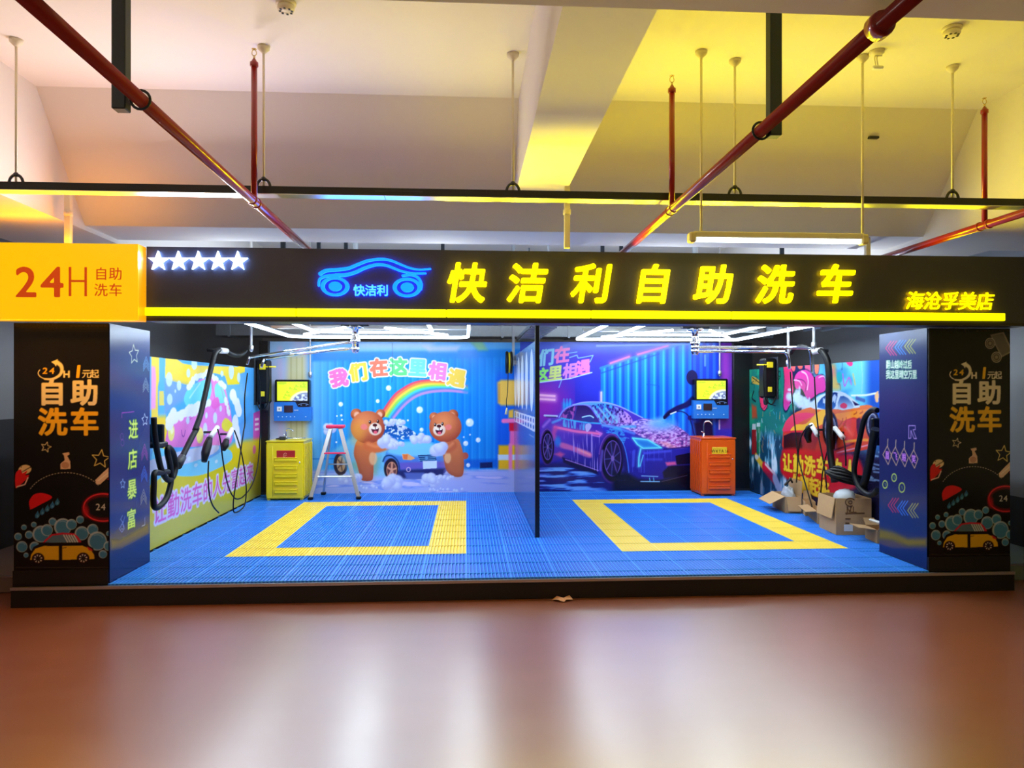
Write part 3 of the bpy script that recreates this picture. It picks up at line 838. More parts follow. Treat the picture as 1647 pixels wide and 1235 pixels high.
def mural_bears():
    A = Art(-3.08, PZ, .86, 2.582, .0066, .0066, back_px, base=(22, 142, 232))
    H, W = A.C.shape[:2]; S = A.S[None, :] + 0 * A.T[:, None]; T = A.T[:, None] + 0 * A.S[None, :]
    # container wall with vertical ribs
    ph = (S * 1 / .118) % 1
    rib = np.exp(-((ph - .5) / .16) ** 2)
    n = A.noise(.5, 2.4, 5)
    A.wash(rib, (10, 104, 214), .55); A.wash(np.exp(-((ph - .78) / .08) ** 2), (70, 186, 250), .5)
    A.wash(sstep((n - .35) * 2), (40, 165, 245), .35)
    A.wash(sstep((S + 1.1) / 1.2) * sstep((T - .3) / .8), (12, 120, 232), .35)
    # soft pale left side
    A.wash(sstep((-1.75 - S) / 1.0), (150, 200, 242), .8)
    A.wash(sstep((-2.42 - S) / .16), (186, 198, 232), 1)
    A.wash(sstep((-2.62 - S) / .2) * sstep((T - 2.15) / .3), (150, 196, 236), .8)
    A.poly([(463, 572), (491, 572), (494, 640), (493, 712), (462, 712), (460, 640)], (214, 206, 150), .85, soft=.06)
    for x in (468, 477, 486): A.line([(x, 575), (x, 710)], 2.2, (176, 170, 110), .5, soft=.9)
    A.line([(450, 560), (452, 705)], 8, (206, 190, 226), .6, soft=.9)
    # pale upper rail
    A.poly([(500, 540), (840, 540), (840, 566), (500, 575)], (110, 186, 242), .8, soft=.05)
    A.poly([(502, 567), (840, 561), (840, 574), (502, 581)], (16, 128, 226), .9, soft=.03)
    A.poly([(570, 549), (700, 549), (690, 562), (580, 562)], (178, 200, 236), .7, soft=.06); A.poly([(757, 550), (776, 549), (784, 563), (770, 564)], (150, 200, 120), .7, soft=.04); A.poly([(680, 556), (740, 556), (735, 566), (690, 566)], (206, 196, 226), .6, soft=.04)
    # deep blue right end with barrels and pole
    A.wash(sstep((S - .42) / .1) * sstep((2.3 - T) / .4), (16, 84, 226), .75)
    A.wash(sstep((S - .66) / .1) * sstep((1.6 - T) / .6), (18, 54, 214), .6)
    A.poly([(800, 615), (806, 611), (840, 611), (840, 652), (806, 652), (801, 648)], (240, 190, 80), soft=.03); A.line([(803, 618), (803, 646)], 3, (200, 140, 60), .7, soft=.8)
    A.poly([(818, 660), (826, 658), (826, 672), (818, 672)], (232, 180, 60), soft=.02)
    A.poly([(820, 690), (828, 690), (829, 760), (819, 760)], (240, 110, 190), soft=.02); A.line([(810, 677), (840, 676)], 7, (244, 120, 190)); A.poly([(819, 680), (827, 680), (827, 693), (819, 693)], (226, 24, 60), soft=.015)
    A.poly([(802, 716), (840, 716), (840, 756), (801, 756)], (244, 186, 24), soft=.025); A.poly([(801, 731), (840, 731), (840, 740), (801, 740)], (206, 222, 240), soft=.015); A.line([(821, 716), (821, 756)], 6, (246, 130, 190), soft=.6)
    # floor of water
    A.poly([(400, 757), (860, 755), (860, 800), (400, 800)], (176, 190, 240), soft=.05)
    w = A.noise(.7, .06, 11, 4); lowm = sstep((.56 - T) / .06)
    A.wash(sstep((w - .52) * 7) * lowm, (106, 140, 232), .8); A.wash(sstep((w - .62) * 9) * lowm, (232, 220, 250), .9); A.wash(sstep((S + 1.0) / 1.4) * lowm * .45, (160, 150, 226), .7)
    A.poly([(738, 739), (800, 738), (800, 752), (738, 753)], (14, 90, 206), .8, soft=.03); A.poly([(772, 744), (792, 743), (792, 752), (772, 753)], (16, 30, 90), soft=.01); A.line([(500, 738), (600, 737)], 2, (14, 100, 216), .6)
    # rainbow
    o = np.array([(620, 650), (632, 636), (650, 622), (668, 613.5), (690, 610.5), (720, 613), (751, 620)], float); o[0] = (611, 667)
    i = np.array([(635, 672), (645, 660), (658, 647), (674, 637), (694, 631.5), (722, 629.5), (751, 632)], float)
    for k, c in enumerate(((240, 76, 96), (250, 140, 70), (252, 214, 70), (150, 224, 90), (70, 206, 216), (80, 140, 246), (190, 140, 240))):
        f = (k + .5) / 7; A.line([tuple(p) for p in o * (1 - f) + i * f], 4.1, c, .96, smooth=5, soft=.5)
    A.ell(751, 625, 7, 9, (30, 150, 240), .7, soft=1.4)
    # bubbles
    for (x, y, r) in ((625, 624, 4.2), (607.5, 645, 3), (548, 650, 3.6), (675, 659, 5.2), (755.5, 679.5, 6.3), (769, 707.5, 3.8), (749, 713, 4), (678, 691, 3.2), (549, 668, 1.8), (542, 669, 1.2), (550, 675, 1.5), (656, 676, 1.6), (554, 685, 2), (753, 748, 3.2), (756, 699, 1.3), (746, 703, 1.3), (541, 711, 1.5), (742, 763, 2), (583, 738, 2.6), (640, 745, 2)):
        A.ell(x, y, r, r * 1.04, (226, 242, 255), .95, soft=.4); A.ell(x - r * .3, y - r * .3, r * .4, r * .4, (255, 255, 255), soft=.8)
    # the blue car
    A.ell(548, 746, 11.5, 18.5, (54, 40, 50)); A.ell(548.5, 746, 7, 13, (196, 154, 110)); A.ell(548.5, 746, 2.5, 4.5, (96, 70, 60))
    for a in range(5): A.line([(548.5, 746), (548.5 + 5.6 * math.cos(a * 1.257), 746 + 11 * math.sin(a * 1.257))], 2.2, (110, 84, 70))
    A.poly([(535, 726), (560, 706), (590, 700), (612, 700), (640, 690), (640, 768), (560, 765), (556, 745), (546, 728)], (130, 200, 226), .8, soft=.05)
    A.poly([(560, 745), (575, 760), (606, 762), (612, 735)], (120, 170, 130), .6, soft=.06)
    A.poly([(608, 690), (622, 683), (650, 684), (666, 694), (676, 704), (640, 708), (606, 706)], (20, 70, 150), col2=(24, 110, 206))
    sp = A.noise(.028, .026, 21, 2); ws = A.region([(608, 690), (622, 683), (650, 684), (666, 694), (676, 704), (640, 708), (606, 706)]); A.wash(ws * sstep((sp - .57) * 14), (222, 240, 255), .95)
    A.poly([(618, 742), (624, 722), (640, 712), (690, 710), (712, 722), (718, 742), (716, 760), (690, 764), (640, 766), (622, 764)], (70, 176, 240), smooth=4, col2=(84, 84, 190))
    A.poly([(624, 724), (644, 712), (688, 711), (705, 722), (712, 732), (660, 734), (630, 730)], (126, 210, 250), .9, smooth=4, soft=.03)
    A.poly([(636, 744), (716, 742), (716, 752), (640, 755)], (112, 90, 190), .8, soft=.02); A.poly([(622, 757), (716, 753), (712, 768), (640, 770)], (30, 34, 90), .9, soft=.03); A.poly([(650, 760), (682, 760), (680, 770), (654, 770)], (90, 110, 190), .9, soft=.02)
    A.poly([(646.5, 730), (656, 729.5), (668, 737), (661, 740), (648, 739)], (246, 170, 110)); A.poly([(648, 731), (656, 731), (655, 739), (649, 738)], (240, 120, 60))
    A.poly([(672, 732), (700, 731), (702, 740), (676, 742)], (20, 50, 110))
    for k in range(3): A.line([(674, 734 + k * 3), (700, 733 + k * 3)], 1.1, (110, 180, 226))
    A.ell(686, 736.5, 3, 2.2, (90, 150, 210))
    A.poly([(680, 741.5), (702.5, 741), (702.5, 753), (680.5, 754)], (206, 226, 248)); A.ring(657, 755, 3, 3.4, 1.2, (226, 190, 220))
    A.ell(629, 754, 11.5, 17, (40, 30, 44)); A.ell(630, 756, 8.4, 13.5, (214, 140, 110)); A.ell(630, 756, 7.2, 12, (110, 64, 60))
    for a in range(5):
        A.line([(630, 756), (630 + 7 * math.cos(a * 1.257 - 1.5), 756 + 11.5 * math.sin(a * 1.257 - 1.5))], 3, (224, 150, 116))
    A.ell(630, 756, 2, 3.2, (224, 160, 130))
    A.line([(616, 742), (620, 734), (630, 733), (640, 742), (643, 756)], 2.4, (26, 70, 130), smooth=5)
    # bears
    BR, BD = (222, 122, 72), (150, 62, 40)
    def bear(hx, hy, r, ears, body, arm, belly, muzz, eyes, cheek, flip, tail=None):
        if tail: A.ell(*tail, (186, 82, 70), soft=.25)
        A.poly(body, (214, 104, 52) if not flip else (204, 106, 70), smooth=6, col2=(150, 60, 50))
        A.poly(body, (250, 160, 90), .35, smooth=6, soft=.09)
        A.ell(*belly, (244, 190, 140), .8, soft=.4)
        for x, y, q in ears:
            A.ell(x, y, q, q, BR, soft=.15, col2=BD); A.ell(x + (1.2 if x < hx else -1.2), y + 1.5, q * .55, q * .6, (240, 180, 150), soft=.5)
        A.ell(hx, hy, r, r * .95, (236, 140, 88), soft=.07, col2=(170, 72, 52), lx=-.25 if not flip else -.1, ly=.3)
        if not flip: A.ell(hx - r * .62, hy + 8, r * .42, r * .62, (250, 176, 60), .55, soft=1.5)
        A.ell(*cheek, (250, 130, 130), .85, soft=.5)
        mx, my, mr = muzz
        A.ell(mx, my, mr, mr * .98, (252, 236, 220), soft=.15, col2=(236, 200, 180))
        A.poly([(mx - mr * .58, my - .5), (mx, my + .8), (mx + mr * .55, my - 1.5), (mx + mr * .42, my + mr * .5), (mx, my + mr * .72), (mx - mr * .42, my + mr * .5)], (92, 26, 50), smooth=4)
        A.ell(mx + .3, my + mr * .5, mr * .3, mr * .24, (240, 100, 120), soft=.3); A.line([(mx - mr * .4, my - 0.1), (mx + mr * .4, my - .8)], 1, (255, 255, 255))
        A.ell(mx - .5, my - mr * .62, 3.6, 2.5, (84, 30, 34), soft=.2); A.line([(mx, my - mr * .5), (mx, my)], 1, (84, 30, 34))
        for x, y in eyes: A.ell(x, y, 1.9, 2.8, (50, 22, 26), soft=.3); A.ell(x - .6, y - .9, .7, .8, (255, 255, 255))
        A.line(arm, 15, (222, 110, 62) if not flip else (200, 100, 66), smooth=5, wd1=13); A.line([(x, y - 3) for x, y in arm], 5, (244, 150, 96), .6, smooth=5, soft=.9)
    bear(591.5, 687, 27.5, ((573, 666, 9), (612, 665.5, 7.5)), [(577, 706), (606, 706), (604, 728), (601, 748), (600, 768), (596, 773), (584, 773), (580, 768), (574, 746), (569, 728)],
         [(592, 717), (606, 721), (621, 717)], (600, 737, 6.5, 11), (603.5, 690, 10.3), ((595, 678.8), (607.8, 677.6)), (585.5, 686.5, 5.6, 4.8), False)
    bear(716.3, 686.5, 26, ((698, 670.5, 7.5), (728.5, 667, 8.5)), [(710, 712), (722, 708), (736, 706), (742, 718), (746, 738), (745, 762), (738, 767), (728, 765), (718, 756), (713, 735)],
         [(728, 716), (720, 722), (712, 718)], (720, 736, 5.5, 9), (706.5, 691.5, 10), ((700, 683), (711.6, 681.6)), (721, 687, 5.4, 4.6), True, (748, 733, 5.5, 5.5))
    # foam
    fo = np.random.default_rng(3)
    def foam(x, y, w, h, n):
        for k in range(n):
            a, b = fo.uniform(-1, 1), fo.uniform(-1, 1); r = fo.uniform(.28, .5) * h
            A.ell(x + a * w * .8, y + b * h * .45 * (1 - abs(a) * .5), r, r, (226, 234, 252), .95, soft=.4, col2=(178, 186, 234), lx=-.3, ly=.5)
    foam(634, 680, 20, 9, 18); foam(646, 689, 6, 7, 5); foam(622, 712, 14, 18, 20); foam(636, 716, 14, 10, 12); foam(678, 706, 17, 13, 16); foam(707, 722, 9, 19, 18); foam(560, 770, 22, 13, 16); foam(629, 778, 14, 20, 18); foam(697, 772, 18, 17, 16); foam(718, 768, 22, 7, 10); foam(596, 784, 30, 7, 10); foam(530, 690, 8, 14, 6); foam(720, 788, 40, 6, 12)
    # slogan
    for c, x, y, rot, col in (('我', 544.8, 607.5, 9, (238, 116, 190)), ('们', 576.3, 598.3, 7, (246, 206, 70)), ('在', 609.3, 591, 4, (240, 122, 96)), ('这', 641, 589.5, 0, (98, 222, 130)), ('里', 671.8, 591, -3, (112, 206, 246)), ('相', 704, 596.5, -6, (232, 130, 222)), ('遇', 734.5, 607.5, -12, (244, 206, 84))):
        A.text(c, x, y, 29, col, .058, rot=rot, out=(236, 232, 244), outw=.125)
    A.line([(631, 552), (631.5, 600), (630, 615)], .8, (40, 60, 110), .7)     # a hair-thin seam of the sheet
    return A

def mural_neon_car():
    A = Art(.86, PZ, 4.33, 2.592, .0066, .0066, back_px, base=(44, 40, 196))
    S = A.S[None, :] + 0 * A.T[:, None]; T = A.T[:, None] + 0 * A.S[None, :]
    n = A.noise(.9, .9, 8)
    A.wash(sstep((T - 1.6) / 1.0), (66, 44, 190), .7); A.wash(sstep((n - .45) * 3), (36, 60, 220), .5); A.wash(sstep((T - 2.32) / .2), (70, 110, 220), .75)
    # neon glow at far left
    A.ell(872, 650, 42, 40, (190, 40, 190), .75, soft=1.9); A.line([(850, 634), (892, 637)], 3.6, (255, 190, 240), glow=1.6); A.line([(850, 640.5), (892, 643)], 3.6, (255, 190, 240), glow=1.6)
    A.poly([(905, 648), (920, 645), (919, 664), (905, 666)], (30, 140, 236), .9, soft=.05)
    for x in (907, 912, 917): A.line([(x, 642), (x, 660)], 2.5, (70, 190, 250), .6, soft=.9)
    # container
    cont = [(966, 592), (1010, 577), (1060, 563), (1100, 552), (1120, 549), (1120, 760), (966, 690)]
    m = A.region(cont); ph = ((S - 1.3) * (1 - .09 * (S - 2)) / .112) % 1
    A.wash(m, (20, 118, 240)); A.wash(m * np.exp(-((ph - .5) / .17) ** 2), (18, 64, 214), .85); A.wash(m * np.exp(-((ph - .1) / .12) ** 2), (60, 184, 255), .8)
    A.line([(966, 592), (1010, 577), (1060, 563), (1100, 552)], 4, (40, 120, 236), .9); A.line([(967, 600), (1060, 569)], 2, (16, 56, 190), .6)
    A.line([(1040, 618), (1060, 620), (1060, 626)], 1, (20, 70, 180), .8)
    dk = [(1112, 549), (1180, 549), (1180, 760), (1112, 760)]
    m = A.region(dk); A.wash(m, (26, 60, 200)); A.wash(m * (np.sin(S * 58) > .2), (40, 104, 236), .7)
    A.poly([(1158, 549), (1180, 549), (1180, 700), (1158, 700)], (110, 50, 176), soft=.03); A.poly([(1162, 556), (1172, 556), (1172, 615), (1162, 612)], (170, 60, 196), .7, soft=.05); A.poly([(1150, 690), (1178, 690), (1178, 720), (1150, 720)], (60, 50, 220), .8, soft=.04)
    A.line([(1157, 676), (1157, 690)], 2.4, (226, 190, 250)); A.line([(1134, 571), (1134, 588)], 3, (110, 170, 240), .7)
    for a, b in (((982, 584), (1012, 573.5)), ((1026, 570), (1074, 556))): A.line([a, b], 3.6, (200, 110, 240), glow=1.4, soft=.7)
    A.line([(967, 631), (967, 650)], 3, (220, 200, 255), glow=1)
    A.line([(960, 556), (1125, 553)], 3, (150, 180, 246), .7, soft=.9, smooth=3)
    # slogan, two slanted lines
    for c, x, y, col in (('我', 842, 577, (226, 190, 220)), ('们', 879, 574.5, (130, 200, 232)), ('在', 904, 570, (226, 110, 190)), ('这', 856, 606, (226, 90, 190)), ('里', 893, 600, (206, 224, 130)), ('相', 917, 596, (214, 130, 226)), ('遇', 938, 590.5, (236, 120, 200))):
        if c == '这': continue
        A.text(c, x, y, 27 if y < 585 else 25, col, .05, rot=7, shear=.2, wid=.95)
    A.text('这', 871, 603.5, 24, (140, 236, 120), .05, rot=7, shear=.2, wid=.95)
    A.line([(864, 615.5), (916, 609), (952, 599)], 1.6, (190, 220, 250)); A.line([(916, 575), (928, 571), (930, 576), (954, 571.5), (949, 582)], 1.3, (130, 190, 250)); A.line([(915, 568), (928, 566)], 1.2, (120, 180, 250)); A.line([(903, 612), (899, 623)], 1.4, (120, 170, 240))
    # wet ground
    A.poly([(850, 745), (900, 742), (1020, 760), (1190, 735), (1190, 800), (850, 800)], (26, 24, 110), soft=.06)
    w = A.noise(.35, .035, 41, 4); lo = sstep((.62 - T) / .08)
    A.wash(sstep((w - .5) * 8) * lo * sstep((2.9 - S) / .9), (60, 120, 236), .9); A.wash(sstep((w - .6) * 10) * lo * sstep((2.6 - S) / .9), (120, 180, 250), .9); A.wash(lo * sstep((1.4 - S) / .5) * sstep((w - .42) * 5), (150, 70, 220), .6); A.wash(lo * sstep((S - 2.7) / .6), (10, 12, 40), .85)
    q = lambda *pp: [(850 + a / 5.882, 630 + b / 5.882) for a, b in pp]
    # car body
    body = q((112, 420), (125, 340), (150, 280), (200, 250), (260, 225), (330, 165), (420, 125), (520, 100), (640, 97), (760, 108), (880, 145), (980, 195), (1080, 245), (1250, 280), (1400, 325), (1480, 375), (1545, 440), (1570, 520), (1570, 700), (1480, 780), (1250, 830), (1040, 820), (940, 775), (900, 700), (820, 770), (690, 800), (560, 740), (330, 640), (240, 660), (160, 690), (120, 560))
    A.poly(body, (86, 58, 214), smooth=4, col2=(26, 22, 120))
    m = A.region(body, 4)
    A.wash(m * sstep((2.05 - S) / .6) * sstep((T - .5) / .5), (110, 66, 206), .7)
    front = q((690, 330), (840, 320), (980, 400), (1040, 470), (1300, 530), (1560, 500), (1570, 700), (1480, 780), (1250, 830), (1040, 820), (950, 770), (930, 600), (860, 430), (740, 390)); A.poly(front, (44, 52, 208), .9, smooth=3, soft=.03, col2=(34, 26, 140))
    hood = q((700, 300), (960, 290), (1090, 255), (1250, 280), (1400, 325), (1490, 385), (1548, 450), (1545, 510), (1400, 535), (1270, 515), (1100, 440), (1000, 385), (860, 330)); A.poly(hood, (120, 110, 226), smooth=3, soft=.02, col2=(206, 96, 196))
    hm = A.region(hood, 3); f1 = A.noise(.035, .018, 51, 4); A.wash(hm * sstep((f1 - .5) * 9), (222, 190, 250), .85); A.wash(hm * sstep((.42 - f1) * 9), (56, 40, 130), .8)
    A.poly(q((1230, 470), (1320, 480), (1400, 525), (1330, 530)), (250, 170, 190), .7, soft=.03)
    A.ell(1060, 686, 26, 9, (170, 170, 250), .85, soft=1.6); A.ell(1066, 680, 18, 8, (60, 170, 255), .7, soft=1.7)
    A.poly(q((1200, 260), (1290, 240), (1260, 300), (1120, 300)), (150, 200, 255), .6, soft=.06)
    # glasshouse
    A.poly(q((300, 245), (340, 180), (420, 138), (520, 130), (575, 150), (620, 210), (660, 290), (500, 285), (330, 260)), (36, 22, 96), smooth=3, col2=(70, 50, 150)); gm_ = A.region(q((300, 245), (340, 180), (420, 138), (445, 135), (430, 280), (330, 260)))
    A.wash(gm_ * sstep((A.noise(.03, .06, 61, 2) - .5) * 9), (190, 90, 200), .8); A.line(q((425, 270), (455, 140)), 2, (60, 50, 160))
    A.line(q((290, 240), (335, 172), (420, 128), (520, 118), (590, 145), (640, 215), (690, 300)), 2.4, (130, 140, 250), smooth=4); A.line(q((310, 250), (500, 285), (680, 300)), 2.4, (60, 170, 240), smooth=3)
    A.poly(q((590, 130), (700, 110), (820, 140), (940, 205), (985, 290), (860, 300), (690, 296), (640, 210)), (46, 56, 190), smooth=3, col2=(150, 90, 200)); wm = A.region(q((590, 130), (700, 110), (820, 140), (940, 205), (985, 290), (860, 300), (690, 296), (640, 210)), 3)
    f2 = A.noise(.022, .04, 71, 4); A.wash(wm * sstep((f2 - .48) * 10), (60, 190, 236), .75); A.wash(wm * sstep((.4 - f2) * 10), (24, 16, 80), .85); A.wash(wm * sstep((S - 2.28) / .3) * sstep((f2 - .42) * 7), (214, 150, 236), .9)
    for k in range(3): A.line(q((610 + k * 62, 150 + k * 6), (700 + k * 70, 285)), 3, (130, 206, 250), .8, soft=.8)
    rf = A.region(q((420, 125), (520, 98), (640, 95), (760, 106), (860, 140), (700, 112), (590, 128), (540, 118))); A.wash(rf, (90, 170, 246), .9); A.line(q((420, 124), (520, 100), (640, 96), (760, 107), (880, 146), (980, 196), (1080, 246)), 1.8, (150, 170, 255), smooth=4)
    A.poly(q((505, 250), (520, 230), (580, 222), (618, 240), (622, 270), (590, 290), (520, 275)), (46, 60, 150), smooth=4); A.line(q((510, 240), (580, 226), (614, 244)), 2, (170, 220, 255), smooth=3); A.line(q((152, 224), (270, 230)), 3, (190, 200, 250)); A.line(q((170, 238), (260, 240)), 1.6, (60, 40, 120))
    # flank highlights and suds
    A.line(q((250, 335), (330, 350), (450, 375), (560, 385), (680, 400)), 4.2, (236, 110, 190), smooth=4, glow=1.0); A.line(q((255, 345), (235, 400), (250, 440)), 7, (214, 80, 170), .8, soft=.9); A.line(q((600, 410), (670, 425), (695, 395), (640, 370)), 2, (200, 110, 220)); A.poly(q((290, 490), (330, 482), (470, 530), (590, 575), (595, 620), (540, 615), (420, 560), (310, 530)), (216, 104, 180), .9, smooth=3, soft=.02); A.line(q((470, 545), (580, 595)), 4, (250, 150, 170), .8, soft=.8); A.poly(q((245, 590), (300, 570), (340, 590), (310, 620)), (236, 90, 150), .8, soft=.03)
    A.ell(897, 710, 5, 8, (40, 130, 230), .8, soft=1.2); A.poly(q((320, 620), (440, 660), (640, 730), (660, 780), (480, 740), (330, 670)), (16, 12, 60), .9, soft=.02); A.line(q((350, 640), (500, 690), (660, 745)), 1.5, (150, 110, 220))
    A.wash(A.region(q((310, 260), (560, 290), (560, 370), (330, 330))) * sstep((A.noise(.022, .2, 81, 2) - .5) * 9), (90, 190, 246), .8); A.poly(q((540, 310), (580, 300), (596, 330), (560, 380), (540, 360)), (200, 200, 250), .8, smooth=3)
    dr = A.noise(.014, .5, 91, 2); A.wash(A.region(q((330, 380), (680, 400), (670, 760), (360, 640))) * sstep((dr - .62) * 9), (190, 160, 250), .75)
    # wheels
    for (cx, cy, rx, ry) in ((176, 520, 62, 165), (785, 630, 112, 225)):
        X, Y = 850 + cx / 5.882, 630 + cy / 5.882; a, b = rx / 5.882, ry / 5.882
        A.ell(X, Y, a * 1.08, b * 1.05, (70, 36, 130)); A.ell(X + 1, Y + 1, a * .95, b * .95, (14, 10, 36)); A.ell(X + a * .1, Y + b * .02, a * .7, b * .74, (34, 24, 70))
        for k in range(9):
            g_ = k * 2 * PI / 9 + .3; A.line([(X + a * .1, Y), (X + a * .1 + a * .66 * math.cos(g_), Y + b * .7 * math.sin(g_))], 1.8, (96, 70, 160) if k % 2 else (60, 60, 140))
        A.ring(X + a * .1, Y, a * .7, b * .74, 1.3, (110, 80, 190)); A.ell(X + a * .1, Y, a * .14, b * .12, (130, 100, 190)); A.ring(X, Y, a * 1.05, b * 1.02, 1.5, (130, 80, 200), .8, 20, 170)
    A.poly(q((860, 420), (900, 500), (935, 640), (945, 760), (900, 780), (880, 600), (840, 460)), (26, 20, 90), .8, soft=.03); A.line(q((740, 385), (830, 400), (900, 500), (935, 640), (950, 765)), 1.6, (60, 120, 240), smooth=4)
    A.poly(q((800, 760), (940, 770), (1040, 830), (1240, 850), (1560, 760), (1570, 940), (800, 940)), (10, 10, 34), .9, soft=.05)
    for k, (pa, pb, c) in enumerate((((700, 315), (860, 345), (110, 190, 255)), ((850, 345), (1000, 395), (90, 150, 250)), ((880, 330), (1010, 330), (80, 190, 250)), ((230, 290), (300, 262), (90, 180, 250)), ((140, 330), (200, 268), (170, 120, 240)), ((700, 560), (680, 740), (110, 90, 220)), ((1000, 560), (990, 700), (70, 90, 230)), ((1100, 580), (1340, 560), (80, 90, 240)), ((1120, 640), (1260, 640), (60, 70, 220)))): A.line(q(pa, pb), 4, c, .75, soft=.9)
    A.wash(A.region(q((690, 330), (860, 330), (930, 430), (900, 500), (830, 400), (740, 390))) * sstep((A.noise(.05, .03, 95, 3) - .42) * 7), (60, 170, 240), .7)
    A.wash(A.region(q((960, 560), (1380, 545), (1380, 780), (980, 760))) * sstep((A.noise(.018, .4, 96, 2) - .55) * 7), (80, 90, 240), .55)
    # front lights and mouth
    CY = (110, 240, 255)
    A.poly(q((985, 435), (1130, 450), (1255, 525), (1080, 540), (1030, 500)), (40, 150, 240), .8); A.line(q((985, 437), (1130, 455), (1258, 530), (1085, 535), (1030, 498), (985, 437)), 1.8, CY, glow=1.8); A.line(q((1062, 540), (1045, 620), (1042, 705)), 2, CY, glow=1.8); A.line(q((1085, 600), (1055, 705)), 1, CY, glow=1); A.line(q((870, 400), (925, 370)), 1, (60, 130, 240)); A.line(q((905, 430), (950, 440)), 1, (90, 140, 240))
    A.poly(q((1390, 605), (1560, 570), (1560, 680), (1400, 690)), (16, 12, 50)); A.poly(q((1270, 760), (1330, 700), (1560, 690), (1560, 790), (1280, 820)), (12, 10, 36), .9, soft=.02); A.poly(q((1295, 668), (1390, 660), (1400, 690), (1310, 700)), (230, 90, 160), soft=.02); A.line(q((1280, 545), (1560, 515)), 1.6, (30, 20, 110)); A.line(q((1070, 795), (1225, 802)), 1.2, (150, 210, 255)); A.line(q((1062, 848), (1240, 850)), 1.4, (150, 210, 255)); A.line(q((1145, 815), (1150, 845)), 1, CY); A.line(q((1183, 813), (1187, 845)), 1, CY); A.line(q((1260, 850), (1500, 790)), 1.2, (90, 70, 90), .8)
    # washer's arm and lance at the right edge
    DB = (22, 20, 90)
    A.line(q((1290, 240), (1330, 200), (1400, 160), (1500, 120), (1560, 70)), 6, DB, smooth=4, wd1=10); A.line(q((1285, 250), (1340, 190)), 3, (16, 14, 60)); A.line(q((1350, 205), (1440, 185), (1520, 240), (1570, 420)), 2, (20, 30, 110), smooth=5); A.ell(1110, 672, 4, 4, (40, 30, 120)); A.ell(1113, 607, 9, 12, (24, 20, 80)); A.poly([(1116, 680), (1145, 676), (1148, 706), (1120, 704)], (18, 14, 60), .9, soft=.03); A.line(q((1345, 210), (1395, 190)), 2, (230, 240, 255))
    A.poly([(1112, 615), (1122, 650), (1128, 700), (1140, 700), (1140, 610)], (20, 18, 80), .7, soft=.04)
    return A

